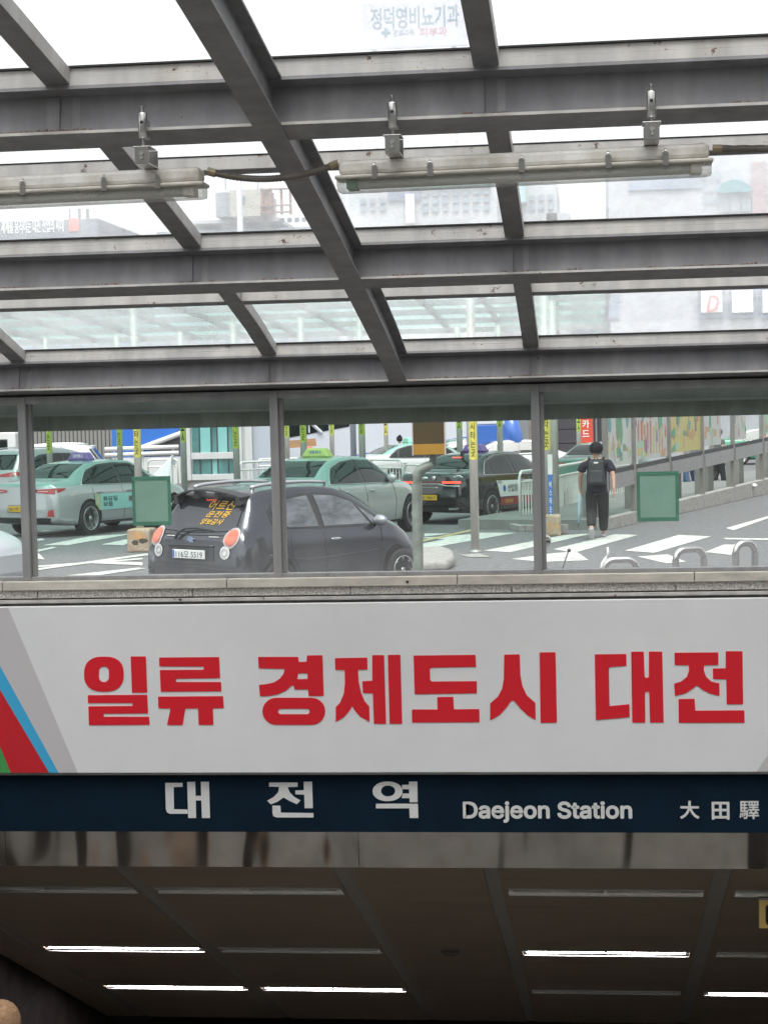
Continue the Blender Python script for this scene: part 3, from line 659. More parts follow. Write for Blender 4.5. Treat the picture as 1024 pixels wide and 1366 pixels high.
# kerb island with the railings, and the paved taxi platform
def slab(name, pts, h, m, kerb=None, kind='structure', z0=0):
    q = [onZ(x, y, 0) if len(p_ := (x, y)) else None for x, y in pts]
    c = sum(q, Vector())/len(q)
    b = MB().prism([(p.x-c.x, p.y-c.y, 0) for p in q], (0, 0, z0), (0, 0, h)).build(name, m); b.location = (c.x, c.y, 0); tag(b, kind=kind)
    if kerb:
        # kerb stones one by one round the edge
        n = len(q)
        for i in range(n):
            a, d = q[i]-c, q[(i+1) % n]-c; L = (d-a).length
            if L > 60 or L < .15: continue
            k = max(1, min(40, round(L/.9))); u = (d-a)/L; nr = Vector((-u.y, u.x, 0))*.13
            for j in range(k):
                s, t = a+u*(L*j/k+.006), a+u*(L*(j+1)/k-.006)
                MB().hexa([(s.x, s.y, -.0), (t.x, t.y, -.0), (t.x+nr.x, t.y+nr.y, 0), (s.x+nr.x, s.y+nr.y, 0), (s.x, s.y, h+.012), (t.x, t.y, h+.012), (t.x+nr.x, t.y+nr.y, h+.012), (s.x+nr.x, s.y+nr.y, h+.012)]).build('kerb_stone', kerb, b, .01)
    return b
isl = slab('pavement', [(666, 696), (672, 703), (700, 709), (745, 706), (790, 701), (838, 690), (905, 650), (800, 638), (700, 655), (690, 680)][::-1], .11, PAVE, KERB)
o = slab('kerb_nose', [(560, 765), (598, 762), (607, 755), (604, 746), (592, 741), (560, 742)], .16, KERB); 
for o in (o,):
    b = o.modifiers.new('bevel', 'BEVEL'); b.width = .06; b.segments = 3
mark([(612, 741), (625, 744), (655, 744), (640, 739)], 'marking', KERB, .004)

# ---- taxi rank canopy of green glass on steel posts
GREENG = glass('green_glass', (.68, .88, .83), dirt=.22, smear=.15, scale=1.5, dcol=(.35, .75, .62), gl=.05)
POSTM2 = mat('canopy_steel', (.30, .30, .29), .5)
tc_ = empty('rank_canopy', (-10, 45, 0), 0, 'taxi rank roof of green translucent panels in a grey steel grid', 'canopy')
X0, X1, Y0_, Y1_, nx, ny = -24., .4, 30.9, 51., 17, 8
ZR = lambda Y: 4.75+.35*sin(pi*(Y-Y0_)/(Y1_-Y0_))
dx, dy = (X1-X0)/nx, (Y1_-Y0_)/ny
pan = None
for j in range(ny):
    ya, yb_ = Y0_+j*dy, Y0_+(j+1)*dy
    for i in range(nx):
        MB().add([(X0+i*dx+.03+10, ya+.04-45, ZR(ya)), (X0+(i+1)*dx-.03+10, ya+.04-45, ZR(ya)), (X0+(i+1)*dx-.03+10, yb_-.04-45, ZR(yb_)), (X0+i*dx+.03+10, yb_-.04-45, ZR(yb_))], [(0, 1, 2, 3)]).build('glass_panel', GREENG, tc_)
for j in range(ny+1):
    y = Y0_+j*dy; box('cross_beam', X0+10, X1+10, y-45-.06, y-45+.06, ZR(y)-.16, ZR(y)-.02, POSTM2, tc_)
for i in range(nx+1):
    x = X0+i*dx+10; mb = MB()
    for j in range(ny):
        ya, yb_ = Y0_+j*dy-45, Y0_+(j+1)*dy-45; za, zb_ = ZR(ya+45), ZR(yb_+45)
        mb.hexa([(x-.05, ya, za-.13), (x+.05, ya, za-.13), (x+.05, yb_, zb_-.13), (x-.05, yb_, zb_-.13), (x-.05, ya, za-.01), (x+.05, ya, za-.01), (x+.05, yb_, zb_-.01), (x-.05, yb_, zb_-.01)])
    mb.build('rib', INOXD, tc_)
POSTM = mat('post_steel', (.55, .53, .49), .4, .15, noise=.2, scale=5, stretch=(3, 3, .4))
YEL = mat('sticker_yellow', (.66, .60, .12), .5); LIME = mat('sticker_lime', (.46, .55, .08), .5); INK = flat('ink', (.02, .02, .02), .5)
def rank_post(px, Y, wpx, lab, col=LIME, st_=None, txt='타\n는\n곳', ztop=None, base=False, dxy=0.0):
    p = onY(px, 600, Y); r = wpx*Y/FPX/2
    e = empty('rank_post', (p.x, Y, 0), 0, lab, 'post', 'steel posts of the taxi rank')
    MB().tube([(0, 0, 0), (0, 0, ztop or 4.6)], r, 16).build('shaft', POSTM, e, smooth=True)
    MB().lathe([(r*1.7, 0), (r*1.7, .015), (r*1.15, .05)]).build('flange', INOXD, e)
    if st_:
        a, b = st_; za, zb_ = onY(px, a, Y).z, onY(px, b, Y).z
        w_ = r*1.75
        m = MB(); vs = []
        for k in range(7):
            t = -pi/2+(k-3)*pi/7.; vs += [(r*1.015*cos(t), r*1.015*sin(t), zb_), (r*1.015*cos(t), r*1.015*sin(t), za)]
        m.add(vs, [(2*k, 2*k+2, 2*k+3, 2*k+1) for k in range(6)]); m.build('sticker', col, e)
        text('lettering', txt, INK, fit=(w_*.62, (za-zb_)*.80), parent=e, M=wallM(0, -r*1.03, (za+zb_)/2-.02), bold=.012, line=1.05)
    return e
ST4 = '시\n타\n는\n곳'
e = rank_post(631, 31.3, 11.5, 'foremost steel post with long yellow sticker, standing alone on the road kerb', YEL, (556, 613), ST4)
rank_post(183.5, 33.0, 10.5, 'steel post with yellow sticker rising from the painted concrete block', YEL, (556, 610), ST4)
e = rank_post(728.5, 35.6, 12, 'thick steel post with yellow sticker right behind the right mullion', YEL, (553, 600), '타\n는\n곳')
rank_post(739, 37.6, 11, 'bare steel post touching the thick stickered one behind the blue strip')
rank_post(315, 42, 9, 'steel post with lime sticker before the glass pavilion', LIME, (556, 598))
rank_post(405, 41, 9, 'steel post with lime sticker above the roof sign of the centre taxi', LIME, (552, 590))
rank_post(483, 42, 9, 'steel post with short lime sticker between the centre taxi and far taxi', LIME, (552, 580))
rank_post(66, 47, 8, 'steel post with lime sticker before the white far SUV', LIME, (560, 604))
rank_post(160, 47, 8, 'steel post with lime sticker before the blue hoarding', LIME, (560, 596))
rank_post(245, 46, 8, 'steel post with lime tag at the left jamb of the glass pavilion', LIME, (556, 590), txt='곳')
rank_post(383, 55, 7, 'thin far steel post with lime sticker left of the orange board', LIME, (556, 583))
rank_post(443, 58, 6.5, 'thin far post before the dark window of the coach', LIME, (552, 580))
rank_post(515, 58, 6, 'thin far post before the blank side of the coach', YEL, (552, 580), txt='곳')
rank_post(613, 47, 8, 'steel post behind the black taxi with small lime tag', LIME, (552, 572), txt='곳')
rank_post(667, 47, 8, 'steel post before the blue and white truck', LIME, (550, 570), txt='곳')
rank_post(772, 58, 6, 'thin far post before the dark shop, lime sticker', LIME, (550, 575), txt='곳')
# painted concrete blocks
CONC = mat('painted_concrete', (.42, .36, .28), .9, noise=.4, scale=7, bump=.4, col2=(.30, .2, .12)); ORG = mat('orange_paint', (.55, .28, .07), .8, noise=.6, scale=5, col2=(.3, .26, .2)); BLKP = mat('black_paint_patch', (.05, .04, .03), .8)
def cblock(px0, px1, Y, h, lab, patches):
    a, b = onY(px0, 700, Y), onY(px1, 700, Y); w_ = b.x-a.x
    e = empty('concrete_block', ((a.x+b.x)/2, Y, 0), 0, lab, 'concrete block', 'concrete blocks round post feet')
    MB().box(-w_/2, w_/2, 0, .55, 0, h).build('block', CONC, e, .035)
    for (u0, u1, v0, v1, m) in patches:
        pts = []; rr = random.Random(int(u0*99)); N = 14
        for k in range(N):
            t = 2*pi*k/N; q = rr.uniform(.75, 1.1); pts.append(((u0+u1)/2*w_+(u1-u0)/2*w_*cos(t)*q, (v0+v1)/2*h+(v1-v0)/2*h*sin(t)*q))
        o = curve_mesh('paint_patch', [pts], m, e, ext=.0005); o.matrix_local = wallM(0, -.0015, 0)
cblock(168.5, 199, 32.5, .42, 'painted concrete block with orange band round the left post foot', [(-.42, .42, .55, .9, ORG), (-.3, .02, .3, .55, BLKP), (0, .42, .38, .62, BLKP)])
cblock(725, 747.5, 35.0, .40, 'pale concrete block with orange patches beside the right mullion', [(-.3, .1, .25, .7, ORG), (.15, .42, .35, .6, ORG)])
p = onZ(751, 713); o = MB().box(-.09, .09, 0, .15, 0, .19).build('stone_lump', KERB, None, .02); o.location = p; tag(o, 'small grey stone lump right of the pale concrete block', 'stone')
# blue and white upright strip sign
p = onY(735.5, 700, 35.3); e = empty('strip_sign', (p.x, 35.3, 0), 0, 'narrow white and blue upright strip sign beside the thick post', 'sign')
z0, z1, zm = onY(735, 703, 35.3).z, onY(735, 606, 35.3).z, onY(735, 633, 35.3).z
box('blue_board', -.055, .035, 0, .02, z0, zm, mat('strip_blue', (.06, .18, .50), .5), e); box('white_board', -.055, .035, 0, .02, zm+.003, z1, WHITE, e)
text('lettering', '버\n스\n타\n는\n곳', WHITE, fit=(.045, .75), parent=e, M=wallM(-.01, -.004, (z0+zm)/2), line=1.1, bold=.02)

# ---- railings
RAILM = mat('rail_steel', (.78, .78, .75), .45, .1, noise=.15, scale=9)
def railing(A, B, h, lab, bars=True, n=None, r=.033):
    A, B = Vector(A), Vector(B); L = (B-A).length; e = empty('railing', A, math.atan2(B.y-A.y, B.x-A.x), lab, 'railing', 'steel railings of the taxi rank')
    c = .12
    MB().tube([(0, 0, 0), (0, 0, h-c), (c*.3, 0, h-c*.3), (c, 0, h), (L-c, 0, h), (L-c*.3, 0, h-c*.3), (L, 0, h-c), (L, 0, 0)], r, 10).build('top_rail', RAILM, e, smooth=True)
    if bars:
        MB().tube([(0, 0, h-.22), (L, 0, h-.22)], r*.7, 8).build('mid_rail', RAILM, e); MB().tube([(0, 0, .14), (L, 0, .14)], r*.7, 8).build('low_rail', RAILM, e)
        k = n or max(2, int(L/.155)); me = None
        for i in range(1, k):
            if me is None: o = MB().tube([(0, 0, .14), (0, 0, h-.22)], r*.47, 6).build('baluster', RAILM, e); me = o.data
            else: o = bpy.data.objects.new('baluster', me); COL.objects.link(o); o.parent = e
            o.location = (L*i/k, 0, 0)
    return e
def GP(px, Y): p = onY(px, 650, Y); return Vector((p.x, Y, 0))
railing(GP(693, 38.6), GP(737, 40.5), 1.12, 'railing behind the right mullion, black taxi door behind it')
railing(GP(742, 41.5), GP(786, 45.5), 1.12, 'railing at the left shoulder of the walking man')
railing(GP(789, 46), GP(850, 50), 1.12, 'railing behind the walking man')
railing(GP(640, 52), GP(684, 54), 1.12, 'railing behind the black taxi roof')
railing(GP(686, 54), GP(722, 55), 1.12, 'railing beside the blue leaning post')
railing(GP(540, 50), GP(572, 49), 1.0, 'short railing panel left of the sign on the bent pole')
railing(GP(440, 54), GP(537, 51), 1.1, 'railing behind the centre taxi roof before the far taxi')
railing(GP(320, 52), GP(420, 55), 1.1, 'railing right of the glass pavilion')
railing(GP(198, 56), GP(238, 56), 1.15, 'railing behind the white tarpaulin')
railing(GP(345, 60), GP(470, 60), 1.0, 'far railing before the white coach')
# hoop bollards
HO = mat('hoop_steel', (.62, .61, .60), .2, 1.)
def hoop(px0, px1, ytop, Y, lab, ang=0.35):
    a, b = onY(px0, ytop, Y), onY(px1, ytop, Y); L = (b.x-a.x)/cos(ang); h = a.z; r = .042
    e = empty('hoop_barrier', (a.x+r, Y, 0), ang, lab, 'hoop barrier', 'stainless hoop barriers by the kerb'); c = .12; L -= 2*r; pts = [(0, 0, 0), (0, 0, h-c-r)]
    for k in range(1, 6): t = k/6*pi/2; pts.append((c-c*cos(t), 0, h-r-c+c*sin(t)))
    pts.append((c, 0, h-r)); pts.append((L-c, 0, h-r))
    for k in range(1, 6): t = k/6*pi/2; pts.append((L-c+c*sin(t), 0, h-r-c+c*cos(t)))
    pts += [(L, 0, h-c-r), (L, 0, 0)]
    MB().tube(pts, r, 14).build('hoop', HO, e, smooth=True)
    for X in (0, L): MB().lathe([(.07, 0), (.07, .012), (.045, .02)], (X, 0, 0)).build('base_ring', HO, e)
hoop(801, 853, 743, 23.0, 'lowest stainless hoop barrier, just its rounded top above the sill', .2)
hoop(896, 943, 729.5, 22.5, 'middle stainless hoop barrier below the right green sheet', .5)
hoop(976, 1011, 720.5, 22.5, 'rightmost stainless hoop barrier standing tallest above the sill', .5)

# ---- parking sign seen from behind on a bent galvanised pole near the window
GALV = mat('galvanised', (.30, .335, .30), .5, .4, noise=.35, scale=10, col2=(.19, .22, .19))
SY = 15.0; pb = onY(558, 770, SY); e = empty('sign_post', (pb.x, SY, 0), 0, 'square sign seen from behind on a bent mossy steel pole near the glass', 'road sign')
q = [onY(558, 770, SY), onY(556.5, 700, SY), onY(556, 645, SY), onY(556, 634, SY), onY(560, 627, SY), onY(568, 623, SY), onY(576, 619, SY), onY(577.5, 610, SY), onY(577, 560, SY)]
pts = [(0, 0, 0)]+[(p.x-pb.x, 0, p.z) for p in q]
MB().tube(pts, [.043, .043, .043, .043, .043, .043, .042, .040, .036, .034], 16).build('pole', GALV, e, smooth=True)
a, c = onY(550.5, 560, SY), onY(594.5, 606, SY)
sb = box('back_box', a.x-pb.x, c.x-pb.x, -.075, -.045, c.z, a.z+.06, mat('sign_back', (.035, .04, .032), .3, noise=.5, scale=3, col2=(.08, .05, .015)), e, .004)
zo = onY(570, 592, SY).z; box('orange_band', a.x-pb.x+.003, c.x-pb.x-.003, -.079, -.0755, c.z+.003, zo, mat('sign_orange', (.36, .19, .02), .5, noise=.2, scale=4), e)
for X in (a.x-pb.x-.004, c.x-pb.x-.004): box('edge_trim', X, X+.010, -.082, -.04, c.z-.002, a.z+.062, mat('edge_pale', (.5, .42, .38), .5), e)
for X in (-.06, .075): box('slot', X+.09, X+.11+.02, -.0775, -.0752, a.z+.0, a.z+.012, DARK, e)

# ================================================================== VEHICLES
def herm(xs, ys, x):
    n = len(xs)
    if x <= xs[0]: return ys[0]
    if x >= xs[-1]: return ys[-1]
    i = max(k for k in range(n-1) if xs[k] <= x)
    def sl(j):
        if j in (0, n-1): return 0 if False else ((ys[1]-ys[0])/(xs[1]-xs[0]) if j == 0 else (ys[-1]-ys[-2])/(xs[-1]-xs[-2]))
        a = (ys[j]-ys[j-1])/(xs[j]-xs[j-1]); b = (ys[j+1]-ys[j])/(xs[j+1]-xs[j])
        return 0 if a*b <= 0 else 2*a*b/(a+b)
    h = xs[i+1]-xs[i]; t = (x-xs[i])/h
    return (2*t**3-3*t*t+1)*ys[i]+(t**3-2*t*t+t)*h*sl(i)+(-2*t**3+3*t*t)*ys[i+1]+(t**3-t*t)*h*sl(i+1)
class Car:
    def __init__(s, st, sweep=.16):
        s.sweep = sweep; s.st = st; s.xs = [q[0] for q in st]; s.L = st[-1][0]; s.cache = {}
    def par(s, x): return [herm(s.xs, [q[k] for q in s.st], x) for k in range(1, 9)]
    def ring(s, x):
        key = round(x, 4)
        if key in s.cache: return s.cache[key]
        zb_, zm, wm, zbt, wbt, ze, wt, zc = s.par(x)
        c = [(0, zb_), (wm*.55, zb_), (wm*.86, zb_+.005), (wm*.965, zb_+.06), (wm*.995, zb_*.45+zm*.55), (wm, zm), (wm*.55+wbt*.45+.012, zm*.4+zbt*.6), (wbt, zbt),
             (wbt*.52+wt*.48+.008, zbt*.48+ze*.52), (wt, ze), (wt*.86, ze+.55*(zc-ze)), (wt*.5, zc-.13*(zc-ze)), (0, zc)]
        out = []; n = len(c)
        for i in range(n-1):
            p0, p1, p2, p3 = c[max(i-1, 0)], c[i], c[i+1], c[min(i+2, n-1)]
            if i == 0: p0 = (2*p1[0]-p2[0], p1[1])
            if i+2 > n-1: p3 = (-p1[0], p1[1])
            for k in range(4):
                t = k/4
                out.append(tuple(.5*((2*p1[d])+(-p0[d]+p2[d])*t+(2*p0[d]-5*p1[d]+4*p2[d]-p3[d])*t*t+(-p0[d]+3*p1[d]-3*p2[d]+p3[d])*t**3) for d in (0, 1)))
        out.append(c[-1]); s.cache[key] = out; return out
    def hw(s, x, z):
        r = s.ring(x)
        if z > r[-1][1]+1e-6 or z < r[0][1]-.02: return -1
        best = 0
        for a, b in zip(r[4:-1], r[5:]):
            if a[1] <= z <= b[1] and b[1] > a[1]: best = a[0]+(b[0]-a[0])*(z-a[1])/(b[1]-a[1])
        return best if best else r[8][0]
    def tz(s, x, y):
        r = s.ring(x); y = abs(y)
        for a, b in zip(r[::-1][:-1], r[::-1][1:]):
            if a[0] <= y <= b[0] and b[0] > a[0]: return a[1]+(b[1]-a[1])*(y-a[0])/(b[0]-a[0])
        return s.par(x)[3]
    def rx(s, y, z, front=False):
        lo, hi = (0., s.L*.5) if not front else (s.L, s.L*.5)
        if s.hw(lo, z) >= abs(y): return lo
        for _ in range(18):
            m = (lo+hi)/2
            if s.hw(m, z) >= abs(y): hi = m
            else: lo = m
        return hi
    def D(s, p):
        x, y, z = p; W_ = .9; a = min(1, abs(y)/W_)
        if x < .8: x += s.sweep*a**3*(1-x/.8)+(.05*max(0, (z-.55))/.45 if z > .55 else 0)*(1-x/.8)
        if x > s.L-1.0: x -= .34*a**2.6*(1-(s.L-x)/1.0)
        return (x, y, z)
    def body(s, m, parent):
        n = 84; X = [s.L*(.5-.5*cos(pi*k/n))*1. for k in range(n+1)]; V = []; F = []; rg = [s.ring(x) for x in X]; R = len(rg[0])
        for x, r in zip(X, rg):
            V += [s.D((x, y, z)) for y, z in r]+[s.D((x, -y, z)) for y, z in r[1:-1][::-1]]
        T_ = 2*R-2
        for i in range(n):
            for k in range(T_): F.append((i*T_+k, i*T_+(k+1) % T_, (i+1)*T_+(k+1) % T_, (i+1)*T_+k))
        for i, base in ((0, 0), (n, n*T_)):   # end caps as a grid
            r = rg[i]; nc = 10; rows_ = []
            for k in range(R):
                y, z = r[k]; rows_.append([base+k if c_ == nc else (base+(T_-k) % T_ if c_ == 0 else None) for c_ in range(nc+1)])
                for c_ in range(1, nc):
                    yy = -y+2*y*c_/nc; V.append(s.D((X[i], yy, z))); rows_[-1][c_] = len(V)-1
            for k in range(R-1):
                for c_ in range(nc):
                    q = (rows_[k][c_], rows_[k][c_+1], rows_[k+1][c_+1], rows_[k+1][c_])
                    if len(set(q)) > 2: F.append(tuple(dict.fromkeys(q)))
        me = MB().add(V, F); o = me.build('body', m, parent, smooth=True)
        bm = bmesh.new(); bm.from_mesh(o.data); bmesh.ops.remove_doubles(bm, verts=bm.verts, dist=.0006); bmesh.ops.recalc_face_normals(bm, faces=bm.faces); bm.to_mesh(o.data); bm.free()
        return o
    def pt(s, kind, u, v, off=.006):
        if kind == 'R': return s.D((u, -(s.hw(u, v)+off), v))
        if kind == 'L': return s.D((u, (s.hw(u, v)+off), v))
        if kind == 'B': x, y, z = s.D((s.rx(u, v), u, v)); return (x-off, y, z+off*.4)
        if kind == 'F': x, y, z = s.D((s.rx(u, v, True), u, v)); return (x+off, y, z+off*.4)
        if kind == 'T': x, y, z = s.D((u, v, s.tz(u, v))); return (x, y, z+off)
    def patch(s, name, kind, A, B, m, parent, off=.006, nu=8, nv=6, smooth=True):
        def samp(P, t):
            d = [0]
            for a, b in zip(P[:-1], P[1:]): d.append(d[-1]+math.hypot(b[0]-a[0], b[1]-a[1]))
            q = t*d[-1]
            for i in range(len(P)-1):
                if q <= d[i+1]+1e-9:
                    f = (q-d[i])/max(1e-9, d[i+1]-d[i]); return (P[i][0]+(P[i+1][0]-P[i][0])*f, P[i][1]+(P[i+1][1]-P[i][1])*f)
            return P[-1]
        V = []; F = []
        for j in range(nv+1):
            for i in range(nu+1):
                a, b = samp(A, i/nu), samp(B, i/nu); t = j/nv; V.append(s.pt(kind, a[0]+(b[0]-a[0])*t, a[1]+(b[1]-a[1])*t, off))
        for j in range(nv):
            for i in range(nu): F.append((j*(nu+1)+i, j*(nu+1)+i+1, (j+1)*(nu+1)+i+1, (j+1)*(nu+1)+i))
        return MB().add(V, F).build(name, m, parent, smooth=smooth, fix=False)
    def disc(s, name, kind, cu, cv, ru, rv, m, parent, off=.008, a0=0, a1=2*pi, hole=0.):
        N = 24; A = [(cu+ru*hole*cos(a0+(a1-a0)*k/N), cv+rv*hole*sin(a0+(a1-a0)*k/N)) for k in range(N+1)]; B = [(cu+ru*cos(a0+(a1-a0)*k/N), cv+rv*sin(a0+(a1-a0)*k/N)) for k in range(N+1)]
        V = []; F = []
        for j in range(4):
            for i in range(N+1): t = max(j/3, .001); V.append(s.pt(kind, A[i][0]+(B[i][0]-A[i][0])*t, A[i][1]+(B[i][1]-A[i][1])*t, off))
        for j in range(3):
            for i in range(N): F.append((j*(N+1)+i, j*(N+1)+i+1, (j+1)*(N+1)+i+1, (j+1)*(N+1)+i))
        return MB().add(V, F).build(name, m, parent, smooth=True, fix=False)
    def line(s, name, kind, pts, m, parent, r=.004, off=.001):
        P = []
        for a, b in zip(pts[:-1], pts[1:]):
            k = 8
            for i in range(k): P.append(s.pt(kind, a[0]+(b[0]-a[0])*i/k, a[1]+(b[1]-a[1])*i/k, off))
        P.append(s.pt(kind, *pts[-1], off)); return MB().tube(P, r, 6).build(name, m, parent, smooth=True)
TYRE = mat('tyre', (.025, .025, .027), .85, noise=.2, scale=20); ALLOY = mat('alloy', (.50, .51, .51), .3, .85); ARCH = flat('arch_shadow_black', (.012, .012, .012), .95)  # ARCH: flat black discs painting the shade inside wheel arches and behind spokes
CG = mat('car_glass', (.010, .016, .014), .03, spec=.55); REDL = mat('red_lamp', (.38, .01, .012), .15, coat=1., noise=.4, scale=40); REDLIT = mat('red_lamp_lit', (.6, .02, .02), .2, emis=(1, .10, .05), estr=.8)
CLEARL = mat('clear_lamp', (.72, .72, .72), .12, .2, coat=1., noise=.3, scale=30); CHROME = mat('chrome', (.75, .75, .75), .1, 1.); YPL = mat('plate_yellow', (.62, .38, .03), .5); WPL = mat('plate_white', (.72, .74, .72), .5); BLUEP = mat('plate_blue', (.05, .12, .42), .5)
TRIMB = mat('trim_black', (.02, .02, .02), .35, coat=.5)
def wheel(parent, x, y, R_, side, spokes=10, rimr=.68):
    w_ = MB().lathe([(R_*.62, -.095), (R_*.9, -.105), (R_*.985, -.085), (R_, -.05), (R_, .05), (R_*.985, .085), (R_*.9, .105), (R_*.62, .095)], axis='y', n=36).build('wheel', TYRE, parent, smooth=True)
    w_.location = (x, y, R_); r = R_*rimr; f = side
    m = MB().lathe([(r, f*.095), (r*1.02, f*.108), (r*.95, f*.106), (r*.93, f*.05)], axis='y', n=36)
    m.build('rim', ALLOY, w_, smooth=True)
    MB().lathe([(r*.95, f*.035), (.01, f*.035)], axis='y', n=24).build('rim_back', ARCH, w_)
    for k in range(spokes):
        a = 2*pi*k/spokes; c_, s_ = cos(a), sin(a); t = .085*r*(10/spokes); p = []
        for rad, wd in ((.12, t*1.1), (.97, t*.75)):
            for q, yy in ((-1, .085), (1, .085)): p.append((c_*rad*r-s_*q*wd, f*(yy if rad < .5 else .098), s_*rad*r+c_*q*wd))
            for q, yy in ((1, .06), (-1, .06)): p.append((c_*rad*r-s_*q*wd, f*yy, s_*rad*r+c_*q*wd))
        MB().hexa(p).build('spoke', ALLOY, w_)
    MB().lathe([(r*.2, f*.06), (r*.2, f*.095), (r*.1, f*.102)], axis='y', n=16).build('hub', ALLOY, w_, smooth=True)
def place(e, ref, world, phi):
    c_, s_ = cos(phi), sin(phi); e.location = (world.x-(ref[0]*c_-ref[1]*s_), world.y-(ref[0]*s_+ref[1]*c_), 0); e.rotation_euler = (0, 0, phi)
SEDAN = [(0, .40, .62, .78, .88, .70, .97, .62, 1.00), (.07, .30, .60, .875, .95, .80, 1.03, .70, 1.055), (.35, .24, .60, .915, .975, .855, 1.055, .73, 1.085), (.72, .21, .60, .93, .985, .87, 1.09, .70, 1.125),
         (1.08, .20, .60, .93, .985, .865, 1.25, .63, 1.29), (1.5, .20, .60, .925, .98, .86, 1.375, .585, 1.425), (2.2, .20, .60, .925, .97, .86, 1.415, .59, 1.47), (2.75, .20, .60, .925, .955, .86, 1.39, .585, 1.445),
         (3.15, .20, .60, .925, .945, .855, 1.24, .62, 1.29), (3.7, .20, .60, .925, .93, .84, .99, .71, 1.03), (4.2, .20, .58, .91, .86, .80, .90, .66, .94), (4.65, .22, .54, .87, .72, .76, .77, .62, .81), (4.82, .28, .50, .80, .60, .72, .64, .55, .68), (4.86, .34, .48, .70, .52, .66, .56, .5, .58)]
def seams(c, e, xs_, z0, z1, m=TRIMB):
    for x in xs_:
        for k in 'RL': c.line('door_seam', k, [(x, z0), (x+.03, (z0+z1)/2), (x-.02, z1)], m, e, .0045)
def glasshouse(c, e, wins, m=CG, trim=TRIMB, k_='RL'):
    for k in k_:
        for A, B, in wins: c.patch('side_window', k, A, B, m, e, .009, 10, 6)
def sedan(name, label, paint, ref, world, phi, group, plate, lamps='slim', extra=None, lampm=REDL, sc=(1, 1)):
    c = Car(SEDAN); e = empty(name, (0, 0, 0), 0, label, 'taxi' if 'taxi' in label else 'car', group); c.body(paint, e)
    for k in 'RL':
        c.patch('window_trim', k, [(.90, 1.00), (1.6, .985), (2.2, .975), (3.36, .955)], [(.93, 1.03), (1.28, 1.27), (1.7, 1.37), (2.2, 1.395), (2.75, 1.365), (3.05, 1.24), (3.40, .99)], TRIMB if lamps == 'slim' else TRIMB, e, .004, 30, 6)
        c.line('window_chrome', k, [(.90, 1.00), (1.6, .98), (2.2, .97), (3.38, .95)], CHROME, e, .009, .006)
        c.line('window_chrome', k, [(.92, 1.02), (1.26, 1.275), (1.7, 1.378), (2.2, 1.404), (2.75, 1.374), (3.05, 1.25), (3.40, .99)], CHROME, e, .007, .004)
    glasshouse(c, e, [([(.97, 1.02), (1.22, 1.012)], [(1.0, 1.05), (1.30, 1.25)]), ([(1.27, 1.01), (2.12, .995)], [(1.36, 1.27), (1.7, 1.345), (2.14, 1.372)]), ([(2.21, .992), (3.20, .975)], [(2.21, 1.375), (2.75, 1.345), (3.0, 1.24), (3.28, 1.01)])])
    c.patch('rear_window', 'B', [(-.60, 1.135), (.60, 1.135)], [(-.50, 1.395), (.50, 1.395)], CG, e, .012, 14, 8)
    c.patch('windscreen', 'F', [(-.66, 1.05), (.66, 1.05)], [(-.52, 1.40), (.52, 1.40)], CG, e, .012, 14, 8)
    seams(c, e, [1.22, 2.17, 3.28], .30, .95)
    for s_, k in ((1, 'L'), (-1, 'R')):
        for x in (1.42, 2.38):
            p = c.pt(k, x, .84, .018); MB().ell((0, 0, 0), (.10, .018, .018)).build('door_handle', paint if lamps == 'slim' else CHROME, e, smooth=True).location = p
        p = c.pt(k, 3.18, 1.03, .10); MB().ell((0, 0, 0), (.07, .11, .075)).build('door_mirror', paint if lamps != 'x' else TRIMB, e, smooth=True).location = p
        c.line('side_crease', k, [(.45, .80), (1.5, .83), (3.9, .76)], paint, e, .006, -.002)
        c.patch('sill_trim', k, [(1.35, .205), (3.55, .205)], [(1.35, .26), (3.55, .26)], TRIMB, e, .004, 10, 2)
        for xw in (1.08, 3.92):
            c.disc('wheel_arch', k, xw, .335, .372, .385, ARCH, e, .005, -.35, pi+.35)
            wheel(e, xw, s_*.842, .335, s_)
    if lamps == 'slim':
        for s_, k in ((1, 'L'), (-1, 'R')):
            c.patch('tail_lamp', 'B', [(s_*.33, .885), (s_*.80, .84)], [(s_*.36, .925), (s_*.80, .955)], lampm, e, .010, 10, 4)
            c.patch('tail_lamp_corner', k, [(.03, .86), (.28, .93)], [(.03, .955), (.30, .955)], lampm, e, .008, 6, 3)
            c.patch('tail_lamp_clear', 'B', [(s_*.44, .895), (s_*.68, .885)], [(s_*.44, .905), (s_*.68, .91)], mat('lamp_pink', (.75, .35, .33), .2), e, .013, 6, 2)
            c.patch('reflector', 'B', [(s_*.68, .42), (s_*.80, .40)], [(s_*.70, .52), (s_*.80, .55)], mat('reflector_red', (.4, .05, .05), .3), e, .012, 3, 3)
    else:
        c.patch('light_bar', 'B', [(-.72, .855), (.72, .855)], [(-.72, .885), (.72, .885)], mat('dark_red_lens', (.12, .01, .012), .2), e, .010, 16, 3)
        c.line('chrome_line', 'B', [(-.76, .79), (-.45, .80), (-.30, .838), (.30, .838), (.45, .80), (.76, .79)], CHROME, e, .009, .012)
        for s_, k in ((1, 'L'), (-1, 'R')):
            c.patch('tail_lamp', 'B', [(s_*.36, .848), (s_*.76, .845)], [(s_*.36, .892), (s_*.76, .890)], REDLIT, e, .013, 8, 3)
            c.patch('exhaust_trim', 'B', [(s_*.50, .30), (s_*.72, .31)], [(s_*.50, .345), (s_*.72, .355)], CHROME, e, .012, 4, 2)
    c.patch('lower_valance', 'B', [(-.70, .27), (.70, .27)], [(-.74, .38), (.74, .38)], TRIMB, e, .008, 14, 3)
